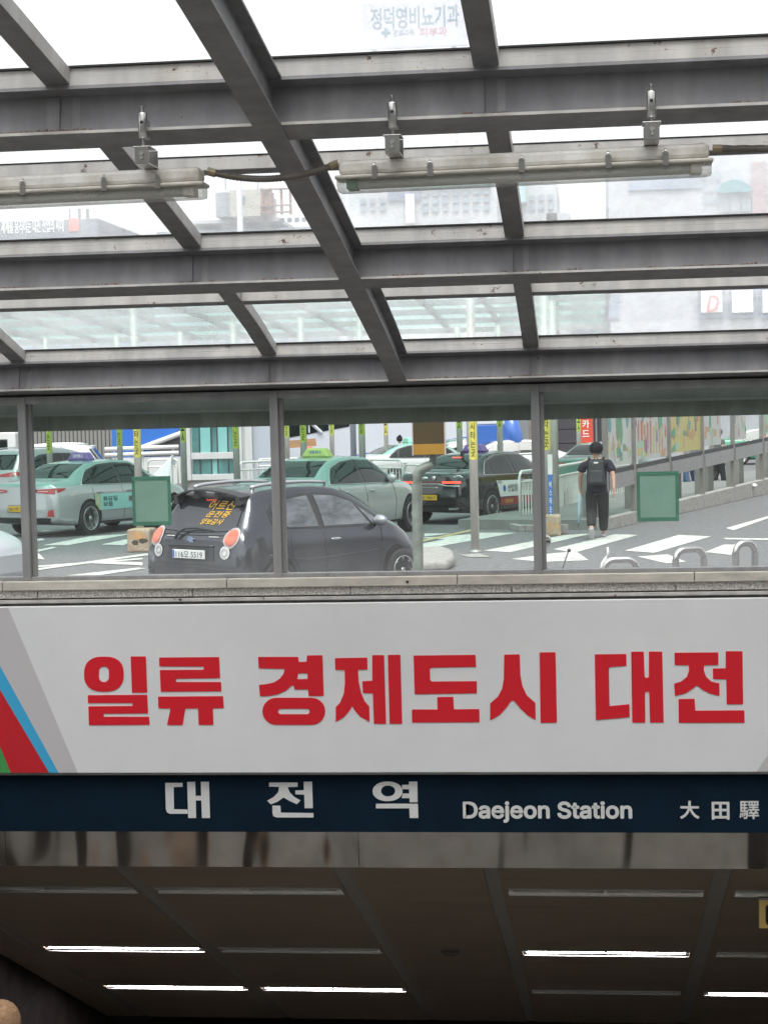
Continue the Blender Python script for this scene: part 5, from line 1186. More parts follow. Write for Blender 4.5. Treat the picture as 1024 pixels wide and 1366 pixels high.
# dark shop and red banner on the right
a, b = onY(732, 600, 82), onY(792, 600, 82); e = empty('dark_shop', (a.x, 82, 0), 0, 'dark fronted shop behind the mint taxi by the railing', 'shop'); Ws = b.x-a.x
box('front', 0, Ws+1, .1, 4, 0, 3.6, mat('shop_dark', (.045, .042, .05), .4), e)
for k in range(5): box('shutter_slat', 0.05, Ws*.9, .0, .09, .3+k*.62, .88+k*.62, mat('shop_dark2', (.065, .06, .07), .45), e)
box('side_pier', -.9, -.02, 0, 3.9, 0, 3.6, mat('pier_brown', (.30, .26, .24), .8, noise=.2, scale=2), e)
p = onY(783, 578, 70); e = empty('red_banner', (p.x, 70, 0), 0, 'upright red banner with white letters right of the dark shop', 'banner')
box('cloth', -.32, .22, 0, .02, p.z-.35, 3.6, mat('banner_cloth_red', (.60, .07, .04), .6), e); text('lettering', '국\n민\n카\n드', WHITE, fit=(.26, 1.35), parent=e, M=wallM(-.05, -.004, p.z+.55), bold=.03, line=1.05); box('yellow_foot', -.34, .2, -.03, .03, p.z-.62, p.z-.36, mat('foot_yellow', (.6, .42, .05), .5), e); MB().tube([(.34, 0, 0), (.34, 0, 3.7)], .03, 8).build('pole', INOX, e)
# ---- covered ramp with mural glass: runs from A away to B
A0 = Vector((.28, 36.6, 0)); B0 = Vector((4.63, 50.32, 0)); U = (B0-A0).normalized(); ANG = math.atan2(U.y, U.x)
rp = empty('mural_ramp', A0, ANG, 'ramp wall of steel posts and mural printed glass on a stone kerb', 'ramp wall')
LEN = 30.
# kerb stones
x = -.1; kk = 0
while x < LEN:
    w_ = .85; hgt = .23+.012*x if x < 14 else .4
    MB().hexa([(x+.01, -.0, 0), (x+w_-.01, -.0, 0), (x+w_-.01, .22, 0), (x+.01, .22, 0), (x+.01, .015, hgt), (x+w_-.01, .015, hgt+.012*w_), (x+w_-.01, .22, hgt+.012*w_), (x+.01, .22, hgt)]).build('kerb_stone', KERB, rp, .012); x += w_
box('deck', 0, LEN, .222, 3.2, .0, .20, PAVE, rp)
posts = [.15, 2.1, 4.85, 7.8, 10.9, 14.2, 17.7, 21.4, 25.3, 29.3]
def zl(x): return 1.17+.0235*x
def mural(seed, i):
    """flat print built as coloured shapes behind the glass"""
    pass
MG = [mat('mural_white', (.62, .62, .60), .4), mat('mural_green', (.10, .36, .18), .4), mat('mural_red', (.55, .16, .10), .4), mat('mural_yellow', (.62, .52, .16), .4), mat('mural_navy', (.08, .10, .32), .4), mat('mural_orange', (.60, .34, .14), .4), mat('mural_light', (.40, .58, .42), .4), mat('mural_teal', (.12, .36, .36), .4)]
FADE = glass('mural_glass', (.95, .97, .96), dirt=.16, smear=.1, scale=2, gl=.06)
for i in range(len(posts)-1):
    x0, x1 = posts[i]+.09, posts[i+1]-.09
    for q in (-.055, .055): box('post', posts[i]+q-.05, posts[i]+q+.05, .03+(.03 if q > 0 else 0), .13+(.03 if q > 0 else 0), .20, 3.4, mat('ramp_post', (.27, .25, .235), .4, .2, noise=.25, scale=4, stretch=(3, 3, .4)), rp, .008)
    MB().hexa([(x0, .04, zl(x0)-.40), (x1, .04, zl(x1)-.40), (x1, .12, zl(x1)-.40), (x0, .12, zl(x0)-.40), (x0, .04, zl(x0)-.09), (x1, .04, zl(x1)-.09), (x1, .12, zl(x1)-.09), (x0, .12, zl(x0)-.09)]).build('steel_beam', INOX, rp)
    MB().hexa([(x0, .055, zl(x0)-.085), (x1, .055, zl(x1)-.085), (x1, .11, zl(x1)-.085), (x0, .11, zl(x0)-.085), (x0, .055, zl(x0)), (x1, .055, zl(x1)), (x1, .11, zl(x1)), (x0, .11, zl(x0))]).build('glass_channel', BLACKP, rp)
    MB().add([(x0, .075, zl(x0)+.002), (x1, .075, zl(x1)+.002), (x1, .075, 3.3), (x0, .075, 3.3)], [(0, 1, 2, 3)]).build('glass', FADE, rp)
    rr = random.Random(40+i); bg_ = MG[[0, 0, 3, 0, 0, 6, 0, 3, 0][i]]
    cov = 1. if i < 3 else (.62 if i == 3 else .45)
    lo = zl(x1)+.03
    o = MB().add([(x0+.03, .090, lo), (x0+(x1-x0)*cov-.03, .090, lo), (x0+(x1-x0)*cov-.03, .090, 3.2), (x0+.03, .090, 3.2)], [(0, 1, 2, 3)]).build('mural', bg_, rp)
    lay = 0
    def shape(pts, m):
        global lay_
        q = curve_mesh('mural_shape', [pts], m, o, ext=.0003); q.matrix_local = wallM(0, .0885-.0004*(lay_ % 20), 0); lay_ += 1
    lay_ = 1
    wdt = (x1-x0)*cov
    for k in range(26 if cov == 1 else 12):   # ground bands, figures, trees, roofs
        u = x0+.1+rr.random()*(wdt-.25); t = rr.random()
        if t < .22: h_ = rr.uniform(.3, .7); zz = lo+.35+rr.random()*.45; shape([(u+.11*cos(a_)*rr.uniform(.9, 1.1), zz+h_/2+h_/2*sin(a_)) for a_ in [2*pi*j/14 for j in range(14)]], MG[1 if rr.random() < .6 else 7])
        elif t < .55:
            zz = lo+rr.random()*.7; h_ = rr.uniform(.2, .45); m_ = MG[rr.choice([2, 4, 5, 3, 0])]
            shape([(u-.05, zz), (u+.05, zz), (u+.035, zz+h_*.7), (u-.035, zz+h_*.7)], m_); shape([(u+.035*cos(a_), zz+h_*.8+.04*sin(a_)) for a_ in [2*pi*j/8 for j in range(8)]], MG[5])
        elif t < .8: w2 = rr.uniform(.15, .45); zz = lo+rr.random()*.35; shape([(u, zz), (min(u+w2, x0+wdt-.05), zz+.02), (min(u+w2, x0+wdt-.05), zz+rr.uniform(.08, .25)), (u, zz+rr.uniform(.08, .2))], MG[rr.choice([1, 6, 3, 5, 6])])
        else: zz = lo+.6+rr.random()*.9; shape([(u-.16, zz), (u+.16, zz), (u+.02, zz+.5)], MG[rr.choice([4, 2, 7, 3])] if i != 1 else MG[2])
    if i == 1:
        for k in range(9): u = x0+.25+k*.23; shape([(u, lo+.1), (u+.1, lo+.1), (u+.12, lo+rr.uniform(.6, 1.0)), (u-.02, lo+rr.uniform(.6, 1.0))], MG[rr.choice([2, 2, 5, 3, 2])])
    if i == 0: text('lettering', '대한\n민국', INK, fit=(.26, .26), parent=o, M=wallM(x0+.95, .076, lo+1.05))
    if i < 6: box('pillar', posts[i+1]-1.15+.25*(i > 0), posts[i+1]-.62+.25*(i > 0), .5, .85, .202, zl(x0)-.1, mat('pillar_grey', (.24, .24, .22), .8, noise=.2, scale=3), rp)
for i in range(3):
    p = onZ([907, 982, 831][i], [672, 648, 692][i], .3); o = MB().ell((0, 0, 0), (.075, .075, .06)).build('lamp_cap', WHITE, rp, smooth=True); o.location = rp.matrix_world.inverted() @ p if 0 else (Matrix.Rotation(-ANG, 4, 'Z') @ (p-A0)); o.location.y = -.03
pp = onZ(1000, 662); o = MB().ell((0, 0, .04), (.17, .12, .06), 9, 5).build('crumpled_bag', mat('bag_tan', (.42, .30, .22), .8, noise=.3, scale=20)); o.location = onZ(1001, 661); tag(o, 'crumpled tan bag lying by the ramp kerb on the road', 'litter')
# roof of the ramp shelter edge, far shelter posts
# ---- scooter below the sill: mirror and lever stick up
p = onY(741, 770, 13.5); e = empty('scooter', (p.x, 13.5, 0), 0, 'parked scooter mostly hidden below the sill, round mirror and lever showing', 'scooter')
q0, q1 = onY(739, 760, 13.5), onY(758, 735, 13.5)
MB().tube([(q0.x-p.x, 0, q0.z-.15), (q1.x-p.x, 0, q1.z)], .006, 8).build('mirror_stem', INOXD, e); MB().ell((q1.x-p.x+.004, 0, q1.z+.004), (.014, .014, .014)).build('stem_knob', BLACKP, e, smooth=True)
m1_ = onY(726, 722, 13.5); o = MB().lathe([(.002, -.02), (.035, -.018), (.052, -.004), (.052, .01), (.03, .022), (.003, .024)], axis='y').build('mirror', CHROME, e, smooth=True); o.location = (m1_.x-p.x, 0, m1_.z); o.rotation_euler = (.2, 0, .5)
MB().tube([(m1_.x-p.x, .01, m1_.z-.04), (m1_.x-p.x-.01, .03, 1.1)], .006, 8).build('mirror_stem', INOXD, e)
MB().tube([(-.36, -.12, 1.12), (-.2, 0, 1.10), (.2, 0, 1.10), (.36, -.12, 1.12)], .014, 8).build('handlebar', BLACKP, e, smooth=True)
MB().prism([(0, -.02, 1.1), (0, .12, 1.05), (0, .22, .45), (0, -.3, .30), (0, -1.0, .32), (0, -1.15, .75), (0, -.45, .78), (0, -.25, .5), (0, -.12, .9)], (-.14, 0, 0), (.14, 0, 0)).build('body', mat('scooter_red', (.35, .04, .04), .3, coat=1.), e, .03)
box('seat', -.13, .13, -1.1, -.45, .785, .86, BLACKP, e, .03)
for y in (.30, -1.05): MB().lathe([(.08, -.05), (.2, -.055), (.24, 0), (.2, .055), (.08, .05)], (0, y, .24), 'x').build('wheel', TYRE, e, smooth=True)
# white gooseneck hook beside the low hoop
q = [onY(x, y, 21) for x, y in ((800, 765), (803, 752), (808, 745), (811, 738), (810, 730))]
o = MB().tube([(v.x-q[0].x, 0, v.z) for v in [Vector((q[0].x, 0, 0))]+q], [.02, .02, .02, .02, .016, .012], 8).build('hook_pole', WHITE, None, smooth=True); o.location = (q[0].x, 21, 0); tag(o, 'thin white curved pole left of the lowest hoop barrier', 'pole')

# ================================================================== PEOPLE
def skin(name, pts, edges, m, parent, root=0, sub=2):
    me = bpy.data.meshes.new(name); me.from_pydata([p[:3] for p in pts], edges, []); o = bpy.data.objects.new(name, me); COL.objects.link(o)
    if parent: o.parent = parent
    sk = o.modifiers.new('skin', 'SKIN'); sk.use_smooth_shade = True; sk.branch_smoothing = .3
    for i, p in enumerate(pts):
        v = me.skin_vertices[0].data[i]; r = p[3]; v.radius = r if isinstance(r, tuple) else (r, r); v.use_root = (i == root)
    s = o.modifiers.new('sub', 'SUBSURF'); s.levels = sub; s.render_levels = sub; me.materials.append(m); return o
SKIN = mat('skin', (.48, .29, .21), .5); SKINP = mat('skin_pale', (.55, .36, .28), .5)
def person(loc, rz, label, H=1.75, top=(.02, .02, .03), legs=(.02, .02, .022), shoes=(.5, .5, .52), hair=(.012, .011, .012), hairlen=0., swing=.16, arm=.14, sleeve=.55, shorts=False, group='pedestrians', fem=False, cap=None):
    e = empty('person', loc, rz, label, 'person', group); k = H/1.75; sw = swing
    sh = .165 if fem else .195; hp = .095
    # joints: facing +Y
    def J(x, y, z, r): return (x*k, y*k, z*k, (r[0]*k, r[1]*k) if isinstance(r, tuple) else r*k)
    body = [J(0, 0, .96, (.13, .095)), J(0, 0, 1.12, (.125, .085)), J(0, 0, 1.30, (.145, .10)), J(0, 0, 1.43, (.11, .075)), J(0, .005, 1.505, .052), J(0, .015, 1.575, .060), J(0, .025, 1.635, (.072, .088)), J(0, .02, 1.69, (.070, .085)), J(0, .015, 1.735, (.045, .055))]
    E_ = [(i, i+1) for i in range(8)]
    ends = {}
    for s_ in (-1, 1):
        n = len(body); f = sw*s_
        lift = 0 if f > 0 else 1
        kn = (s_*.095, .10*(1 if f > 0 else .25)*abs(sw)/.16+.01, .50); an = (s_*.085, f*1.5-(.06 if lift and sw > .05 else 0), .09+(.14 if lift and sw > .1 else 0))
        body += [J(s_*hp, 0, .90, .088), J(*kn, .058), J(*an, .040), J(an[0], an[1]+.12, an[2]-.05 if not (lift and sw > .1) else an[2]-.14, .030)]
        E_ += [(0, n), (n, n+1), (n+1, n+2), (n+2, n+3)]; ends[s_] = (kn, an)
        n = len(body); ax = s_*(sh+.075); fy = -f*arm/.16
        body += [J(s_*sh, 0, 1.42, .052), J(ax, fy*.3-.02, 1.16, .041), J(ax+s_*.01, fy+.03, .93, .028), J(ax+s_*.008, fy+.045, .865, (.022, .034))]
        E_ += [(3, n), (n, n+1), (n+1, n+2), (n+2, n+3)]; pal = n+3; px_, py_ = ax+s_*.008, fy+.045
        for fi, (dy, L_) in enumerate(((.030, .062), (.012, .072), (-.008, .068), (-.026, .052))):
            m_ = len(body); body += [J(px_, py_+dy, .825, .0095), J(px_-s_*.010, py_+dy+.006, .825-L_*.5, .0085), J(px_-s_*.022, py_+dy+.012, .825-L_, .007)]; E_ += [(pal, m_), (m_, m_+1), (m_+1, m_+2)]
        m_ = len(body); body += [J(px_-s_*.01, py_+.045, .850, .011), J(px_-s_*.018, py_+.060, .815, .009)]; E_ += [(pal, m_), (m_, m_+1)]
        ends[('h', s_)] = Vector((px_*k, py_*k, .84*k))
    skin('body', body, E_, SKIN if not fem else SKINP, e)
    # face
    MB().ell((0, .108*k, 1.635*k), (.014*k, .018*k, .022*k), 8, 6).build('nose', SKIN, e, smooth=True)
    for s_ in (-1, 1):
        MB().ell((s_*.072*k, .01*k, 1.64*k), (.012*k, .022*k, .034*k), 8, 6).build('ear', SKIN, e, smooth=True); MB().ell((s_*.030*k, .098*k, 1.66*k), (.012*k, .008*k, .007*k), 8, 6).build('eye', flat('eye_dark', (.02, .015, .012), .2), e, smooth=True)
    MB().ell((0, .102*k, 1.592*k), (.024*k, .008*k, .007*k), 8, 6).build('mouth', flat('lips', (.35, .12, .11), .5), e, smooth=True)
    # hair: cap over the skull, open at the face
    V = []; F = []; n1, n2 = 20, 11; rh = random.Random(3)
    for i in range(n2+1):
        t = pi*.5-(pi*.5+1.0)*i/n2
        for j in range(n1):
            a_ = 2*pi*j/n1; fr = max(0, sin(a_)); low = t if t > .25 or fr < .35 else .25+(t-.25)*(1-fr)
            jit = (1+.05*rh.uniform(-1, 1))*(1 if low > 0 else max(cos(low), .80)/cos(low))
            V.append(((.100*cos(low)*cos(a_))*k*jit, (.004+.112*cos(low)*sin(a_))*k*jit, (1.668+.108*sin(low))*k))
    for i in range(n2):
        for j in range(n1): F.append((i*n1+j, i*n1+(j+1) % n1, (i+1)*n1+(j+1) % n1, (i+1)*n1+j))
    F.append(tuple(range(n1)))
    o = MB().add(V, F).build('hair', mat(f'hair_{hair}', hair, .9, noise=.5, scale=40, bump=.6, bscale=60), e, smooth=True); sm = o.modifiers.new('s', 'SOLIDIFY'); sm.thickness = .012; sm.offset = 1
    if hairlen > 0: MB().ell((0, -.05*k, (1.60-hairlen/2)*k), (.085*k, .05*k, (hairlen/2+.07)*k), 14, 8).build('long_hair', mat(f'hair_{hair}', hair, .45), e, smooth=True)
    if hairlen < 0: MB().ell((0, -.07*k, 1.77*k), (.05*k, .05*k, .045*k), 14, 8).build('hair_bun', mat(f'hair_{hair}', hair, .45), e, smooth=True)
    # clothing
    tp = [J(0, 0, .82, (.198, .138)), J(0, 0, 1.08, (.178, .125)), J(0, 0, 1.29, (.190, .130)), J(0, 0, 1.425, (.145, .095)), J(0, .004, 1.475, (.066, .060))]; te = [(0, 1), (1, 2), (2, 3), (3, 4)]
    for s_ in (-1, 1):
        n = len(tp); ax = s_*(sh+.075); fy = -sw*s_*arm/.16; q = sleeve
        tp += [J(s_*sh, 0, 1.40, .085), J(s_*sh+(ax+s_*.012-s_*sh)*q, (fy*.3-.02)*q, 1.42-.27*q, .082)]
        te += [(3, n), (n, n+1)]
        if sleeve >= 1: tp += [J(ax+s_*.01, fy+.03, .955, .045)]; te += [(n+1, n+2)]
    skin('shirt', tp, te, mat(f'cloth_{top}', top, .85, noise=.15, scale=12, bump=.4, bscale=25), e, 1)
    lp = [J(0, 0, .95, (.150, .108))]; le = []
    for s_ in (-1, 1):
        kn, an = ends[s_]; n = len(lp)
        lp += [J(s_*hp, 0, .84, .112), J(kn[0], kn[1], kn[2], .095)]; le += [(0, n), (n, n+1)]
        if not shorts: lp += [J(an[0], an[1], an[2]+.03, .078)]; le += [(n+1, n+2)]
    skin('trousers', lp, le, mat(f'cloth_{legs}', legs, .85, noise=.15, scale=12, bump=.4, bscale=25), e)
    for s_ in (-1, 1):
        kn, an = ends[s_]; tilt = (an[2] > .15)
        o = MB().ell((0, .05*k, 0), (.047*k, .135*k, .042*k), 12, 8).box(-.040*k, .040*k, -.075*k, .165*k, -.045*k, -.030*k).build('shoe', mat(f'shoe_{shoes}', shoes, .6), e, smooth=False); o.location = (an[0]*k, an[1]*k, (an[2]-.05)*k); o.rotation_euler = (-.95 if tilt else 0, 0, 0)
        if tilt: o.location.z += .0
    return e, ends, k
P = onZ(797, 719)
e, ends, k = person((P.x, P.y, 0), -.04, 'man in black T-shirt and trousers walking away across the crossing', H=1.76, shoes=(.42, .41, .43), sleeve=.74, swing=.22)
e.scale = (1.12, 1.10, 1.0)
# backpack worn by the walking man
bp_ = empty('backpack', (P.x, P.y, 1.0), -.04, 'black backpack with small white logo on the walking man', 'backpack'); bp_.scale = (1.12, 1.12, 1.08)
NY = mat('backpack_nylon', (.035, .037, .042), .65, noise=.3, scale=9, bump=.5, bscale=20)
MB().hexa([(-.14, -.27, .02), (.14, -.27, .02), (.15, -.11, 0), (-.15, -.11, 0), (-.115, -.23, .42), (.115, -.23, .42), (.12, -.11, .45), (-.12, -.11, .45)]).build('bag', NY, bp_, .035)
MB().hexa([(-.11, -.31, .05), (.11, -.31, .05), (.12, -.272, .03), (-.12, -.272, .03), (-.09, -.285, .25), (.09, -.285, .25), (.10, -.255, .27), (-.10, -.255, .27)]).build('front_pocket', NY, bp_, .015)
for s_ in (-1, 1): MB().tube([(s_*.10, -.12, .44), (s_*.12, -.02, .475), (s_*.13, .10, .42), (s_*.15, .14, .25), (s_*.15, .02, .10), (s_*.13, -.12, .06)], .016, 8).build('strap', NY, bp_, smooth=True)
MB().tube([(-.03, -.17, .44), (-.02, -.18, .475), (.02, -.18, .475), (.03, -.17, .44)], .008, 6).build('grab_loop', NY, bp_)
o = curve_mesh('logo', [stad(0, 0, .038, .013)], WHITE, bp_, ext=.001); o.matrix_local = wallM(0, -.236, .385)
hd = ends[('h', -1)]; um = empty('umbrella', (P.x+hd.x*1.12+.005, P.y+hd.y*1.1, hd.z-.02), -.04, 'closed pale blue umbrella held in the left hand of the walking man', 'umbrella')
UB = mat('umbrella_blue', (.42, .58, .66), .5, noise=.12, scale=12)
MB().tube([(0, 0, .0), (-.006, 0, -.10), (-.022, 0, -.32), (-.040, 0, -.54)], [.018, .034, .030, .014], 12).build('canopy', UB, um, smooth=True); MB().tube([(0, 0, .10), (0, 0, .0)], .013, 8).build('handle', WHITE, um); MB().tube([(-.040, 0, -.54), (-.046, 0, -.62)], .006, 8).build('tip', BLACKP, um)
P = onY(533, 600, 62); person((P.x, 62, 0), .3, 'woman with a hair bun and cream top beyond the railings', H=1.62, top=(.58, .56, .48), legs=(.2, .2, .24), hairlen=-1, fem=True, swing=.04)
for px, Y, rz, lab, kw in ((916, 54.6, 1.3, 'person in blue jeans waiting behind the ramp wall', dict(top=(.3, .32, .36), legs=(.08, .13, .22), swing=.05)),
                           (926, 55.2, 1.1, 'person in navy trousers beside the one in jeans behind the ramp wall', dict(top=(.1, .12, .2), legs=(.03, .05, .10), swing=.04)),
                           (951, 55.6, -1.4, 'person in brown trousers behind the ramp wall', dict(top=(.3, .25, .2), legs=(.07, .055, .05), swing=.05, shoes=(.04, .04, .04))),
                           (959, 55.0, -1.0, 'person in black trousers and dark shoes behind the ramp wall', dict(top=(.05, .05, .06), legs=(.02, .02, .025), swing=.08, shoes=(.03, .03, .03)))):
    P = onY(px, 650, Y); person((P.x, Y, 0), rz, lab, H=1.70, group='people waiting behind the ramp wall', **kw)
P = onY(1019, 650, 74); person((P.x, 74, 0), 1.5, 'distant woman in a pink and red top at the right edge', H=1.62, top=(.62, .20, .20), legs=(.55, .36, .30), fem=True, hairlen=.2, hair=(.10, .06, .05), swing=.1)
# someone going down the stairs, only the top of the head in view
hz = .75-.497*(8.75-2.96); person((onY(-2, 1343, 8.75).x, 8.75, round(hz/.155)*.155), .0, 'person on the stairs with light brown hair, head at the bottom left corner', H=1.66, top=(.35, .33, .30), legs=(.08, .08, .1), hair=(.34, .20, .11), swing=.06, group='people on the stairs')

# ================================================================== BUILDINGS SEEN FAINTLY THROUGH THE ROOF GLASS
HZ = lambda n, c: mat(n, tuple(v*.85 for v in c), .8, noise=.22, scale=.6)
def bx(name, px0, px1, py0, py1, Y, depth, m, parent, o0):
    a, b = onY(px0, py1, Y), onY(px1, py0, Y); z0 = a.z if py1 else 0
    return box(name, a.x-o0.x, b.x-o0.x, Y-o0.y, Y-o0.y+depth, (z0 if py1 != 999 else 0), b.z, m, parent)
def bld(lab, px, Y, cat='building'):
    p = onY(px, 545, Y); return empty('building', (p.x, Y, 0), 0, lab, cat), Vector((p.x, Y, 0))
WIN = mat('far_window', (.12, .15, .18), .2)
def grid(e, o0, px0, px1, py0, py1, Y, nx_, nz, m=WIN, name='window', f=.6):
    a, b = onY(px0, py1, Y), onY(px1, py0, Y); me = None
    for i in range(nx_):
        for j in range(nz):
            cx = a.x+(b.x-a.x)*(i+.5)/nx_; cz = a.z+(b.z-a.z)*(j+.5)/nz; w_, h_ = (b.x-a.x)/nx_*f, (b.z-a.z)/nz*f
            if me is None: o = box(name, -w_/2, w_/2, -.04, 0, -h_/2, h_/2, m, e); me = o.data
            else: o = bpy.data.objects.new(name, me); COL.objects.link(o); o.parent = e
            o.location = (cx-o0.x, Y-o0.y-.005, cz)
# rooftop block with rusty steel frame
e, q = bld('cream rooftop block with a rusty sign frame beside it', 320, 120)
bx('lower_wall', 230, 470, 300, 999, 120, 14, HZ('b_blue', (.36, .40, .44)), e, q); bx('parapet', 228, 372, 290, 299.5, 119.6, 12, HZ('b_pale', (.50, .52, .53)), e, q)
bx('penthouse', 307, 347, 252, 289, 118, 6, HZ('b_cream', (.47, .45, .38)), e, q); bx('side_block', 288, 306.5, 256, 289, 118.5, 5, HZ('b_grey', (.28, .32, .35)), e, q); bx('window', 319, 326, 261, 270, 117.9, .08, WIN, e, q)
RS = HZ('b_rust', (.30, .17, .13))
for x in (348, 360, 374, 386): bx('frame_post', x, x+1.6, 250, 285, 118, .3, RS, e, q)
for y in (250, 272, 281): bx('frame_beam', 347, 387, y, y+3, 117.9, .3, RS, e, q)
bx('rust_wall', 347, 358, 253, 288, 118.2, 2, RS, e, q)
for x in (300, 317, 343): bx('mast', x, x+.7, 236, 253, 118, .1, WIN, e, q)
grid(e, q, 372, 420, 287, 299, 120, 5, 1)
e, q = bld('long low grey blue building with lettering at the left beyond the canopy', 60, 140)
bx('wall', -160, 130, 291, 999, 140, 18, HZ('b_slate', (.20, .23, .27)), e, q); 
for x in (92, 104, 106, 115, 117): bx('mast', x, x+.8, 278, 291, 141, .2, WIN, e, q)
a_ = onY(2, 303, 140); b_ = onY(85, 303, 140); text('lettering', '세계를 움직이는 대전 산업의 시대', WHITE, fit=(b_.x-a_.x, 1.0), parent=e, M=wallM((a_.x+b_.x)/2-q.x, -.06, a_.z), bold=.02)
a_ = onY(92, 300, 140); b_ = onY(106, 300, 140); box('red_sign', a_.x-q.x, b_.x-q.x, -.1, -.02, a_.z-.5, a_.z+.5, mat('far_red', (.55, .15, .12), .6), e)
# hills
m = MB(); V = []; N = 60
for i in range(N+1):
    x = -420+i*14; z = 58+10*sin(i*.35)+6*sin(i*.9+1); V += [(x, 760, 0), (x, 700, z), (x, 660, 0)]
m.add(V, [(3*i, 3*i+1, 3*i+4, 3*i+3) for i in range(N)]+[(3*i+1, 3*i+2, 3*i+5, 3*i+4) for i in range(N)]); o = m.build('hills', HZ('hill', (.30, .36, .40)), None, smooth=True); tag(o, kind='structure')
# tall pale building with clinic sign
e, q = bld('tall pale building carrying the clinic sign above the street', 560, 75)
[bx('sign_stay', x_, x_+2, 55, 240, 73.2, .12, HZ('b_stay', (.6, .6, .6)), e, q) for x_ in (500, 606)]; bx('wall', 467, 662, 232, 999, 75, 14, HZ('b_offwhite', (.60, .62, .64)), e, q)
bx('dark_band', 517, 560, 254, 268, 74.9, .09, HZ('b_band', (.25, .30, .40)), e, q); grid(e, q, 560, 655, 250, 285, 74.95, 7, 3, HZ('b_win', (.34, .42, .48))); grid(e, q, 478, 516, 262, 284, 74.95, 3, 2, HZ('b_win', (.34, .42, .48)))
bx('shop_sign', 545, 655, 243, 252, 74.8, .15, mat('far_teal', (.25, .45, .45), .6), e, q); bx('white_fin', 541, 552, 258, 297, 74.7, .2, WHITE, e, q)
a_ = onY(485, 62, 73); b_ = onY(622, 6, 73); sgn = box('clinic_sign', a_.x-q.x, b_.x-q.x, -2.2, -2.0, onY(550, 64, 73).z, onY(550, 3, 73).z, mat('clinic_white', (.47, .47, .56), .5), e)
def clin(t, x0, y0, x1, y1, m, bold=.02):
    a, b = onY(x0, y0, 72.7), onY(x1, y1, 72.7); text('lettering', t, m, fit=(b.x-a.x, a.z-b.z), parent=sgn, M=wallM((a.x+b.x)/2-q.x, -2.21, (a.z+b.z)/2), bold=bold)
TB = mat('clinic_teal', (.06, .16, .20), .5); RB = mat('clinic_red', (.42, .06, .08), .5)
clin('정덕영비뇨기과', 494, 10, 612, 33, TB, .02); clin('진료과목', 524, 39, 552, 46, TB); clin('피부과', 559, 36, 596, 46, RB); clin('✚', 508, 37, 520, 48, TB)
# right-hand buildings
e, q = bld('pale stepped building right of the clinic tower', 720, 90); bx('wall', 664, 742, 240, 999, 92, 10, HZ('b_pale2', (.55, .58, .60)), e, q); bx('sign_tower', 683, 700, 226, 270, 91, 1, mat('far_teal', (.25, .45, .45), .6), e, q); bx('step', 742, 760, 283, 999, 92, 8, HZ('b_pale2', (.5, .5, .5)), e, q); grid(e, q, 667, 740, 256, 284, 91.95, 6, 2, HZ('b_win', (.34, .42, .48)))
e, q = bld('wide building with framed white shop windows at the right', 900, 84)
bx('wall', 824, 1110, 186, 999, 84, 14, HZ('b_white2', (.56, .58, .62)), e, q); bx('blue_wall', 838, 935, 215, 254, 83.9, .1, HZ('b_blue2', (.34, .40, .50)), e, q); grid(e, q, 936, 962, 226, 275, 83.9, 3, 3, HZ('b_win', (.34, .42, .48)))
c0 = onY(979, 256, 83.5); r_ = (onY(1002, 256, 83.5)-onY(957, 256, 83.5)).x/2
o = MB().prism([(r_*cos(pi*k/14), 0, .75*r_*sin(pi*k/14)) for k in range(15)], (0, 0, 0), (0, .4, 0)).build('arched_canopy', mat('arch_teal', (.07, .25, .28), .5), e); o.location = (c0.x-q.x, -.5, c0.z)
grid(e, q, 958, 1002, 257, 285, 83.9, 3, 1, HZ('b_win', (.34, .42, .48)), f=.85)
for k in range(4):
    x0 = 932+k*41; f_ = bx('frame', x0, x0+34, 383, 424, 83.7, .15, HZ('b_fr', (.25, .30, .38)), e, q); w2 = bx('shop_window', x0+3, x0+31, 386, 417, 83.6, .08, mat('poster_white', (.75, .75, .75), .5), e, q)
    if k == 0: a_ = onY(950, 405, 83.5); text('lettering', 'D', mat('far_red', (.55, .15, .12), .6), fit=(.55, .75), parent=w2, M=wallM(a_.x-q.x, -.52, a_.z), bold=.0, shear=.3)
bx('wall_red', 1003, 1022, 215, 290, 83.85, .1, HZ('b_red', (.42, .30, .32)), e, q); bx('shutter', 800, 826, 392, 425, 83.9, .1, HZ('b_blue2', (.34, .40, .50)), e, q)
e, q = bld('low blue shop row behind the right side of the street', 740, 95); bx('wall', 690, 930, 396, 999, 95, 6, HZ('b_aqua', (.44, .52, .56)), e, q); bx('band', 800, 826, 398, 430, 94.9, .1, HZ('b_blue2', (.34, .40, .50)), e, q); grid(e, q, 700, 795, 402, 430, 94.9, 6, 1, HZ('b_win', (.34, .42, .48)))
e, q = bld('long pale station forecourt block behind the coach', 400, 100); bx('wall', -300, 690, 430, 999, 100, 5, HZ('b_far', (.42, .46, .48)), e, q); grid(e, q, 0, 680, 436, 470, 99.9, 26, 1, HZ('b_win', (.34, .42, .48)))
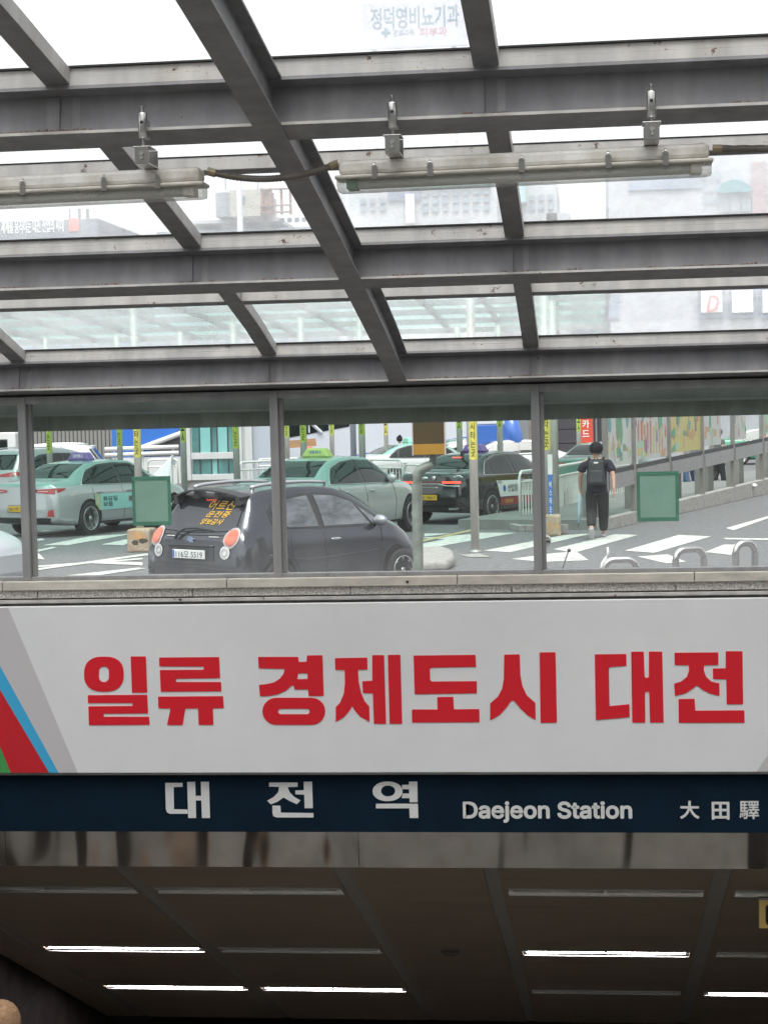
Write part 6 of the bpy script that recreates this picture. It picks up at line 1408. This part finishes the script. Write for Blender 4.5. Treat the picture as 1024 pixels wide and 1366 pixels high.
# unseen blocks added behind and beside the viewer, to darken reflections and cut skylight
def block(x0, x1, y0, y1, h, face, col, lab):
    e = empty('building', ((x0+x1)/2, (y0+y1)/2, 0), 0, lab, 'building'); hx, hy = (x1-x0)/2, (y1-y0)/2
    box('wall', -hx, hx, -hy, hy, 0, h, HZ('unseen_block_'+str(int(x0)), col), e); box('parapet', -hx-.2, hx+.2, -hy-.2, hy+.2, h, h+.5, HZ('unseen_block_cap', (.4, .4, .38)), e)
    me = None; n = int((2*hx if face == 'y' else 2*hy)/3.2)
    for i in range(n):
        for j in range(int(h/3.3)):
            if me is None: o = box('window', -1.1, 1.1, -.05, .05, 0, 1.7, WIN, e) if face == 'y' else box('window', -.05, .05, -1.1, 1.1, 0, 1.7, WIN, e); me = o.data
            else: o = bpy.data.objects.new('window', me); COL.objects.link(o); o.parent = e
            o.location = (-hx+1.6+i*3.2, hy, .9+j*3.3) if face == 'y' else (-hx, -hy+1.6+i*3.2, .9+j*3.3)
block(-62, -20, -44, -30, 17, 'y', (.28, .20, .16), 'unseen brown block added behind the viewer to shape reflections')
block(-17, 12, -46, -32, 12, 'y', (.40, .39, .37), 'unseen pale low block added behind the viewer to shape reflections')
block(16, 60, -42, -28, 20, 'y', (.20, .21, .23), 'unseen dark grey block added behind the viewer to shape reflections')
block(34, 46, -24, 26, 15, 'x', (.33, .27, .22), 'unseen tan block added beside the entrance to reflect in the hatchback')
# street lamps
p = onY(327, 545, 64); e = empty('street_lamp', (p.x, 64, 0), 0, 'tall pale mast rising in front of the cream rooftop block', 'street lamp'); MB().tube([(0, 0, 0), (0, 0, 14)], [.14, .09], 10).build('pole', mat('mast_pale', (.42, .45, .52), .5), e, smooth=True)
p = onY(622, 412, 63); e = empty('street_lamp', (p.x, 63, 0), 0, 'two armed street lamp with a round head seen through the middle roof pane', 'street lamp')
LW = mat('lamp_pale', (.55, .58, .60), .5); MB().tube([(0, 0, 0), (0, 0, p.z)], .09, 10).build('pole', LW, e, smooth=True); MB().ell((0, 0, p.z), (.20, .2, .2)).build('globe', LW, e, smooth=True)
for s_ in (-1, 1): MB().tube([(0, 0, p.z), (s_*.5, 0, p.z+.25), (s_*.95, 0, p.z+.38)], .05, 8).build('arm', LW, e, smooth=True)
p = onY(470, 545, 60); e = empty('street_lamp', (p.x, 60, 0), 0, 'thin pale mast just left of the clinic tower edge', 'street lamp'); MB().tube([(0, 0, 0), (0, 0, 13)], .10, 10).build('pole', mat('mast_pale', (.42, .45, .52), .5), e, smooth=True)
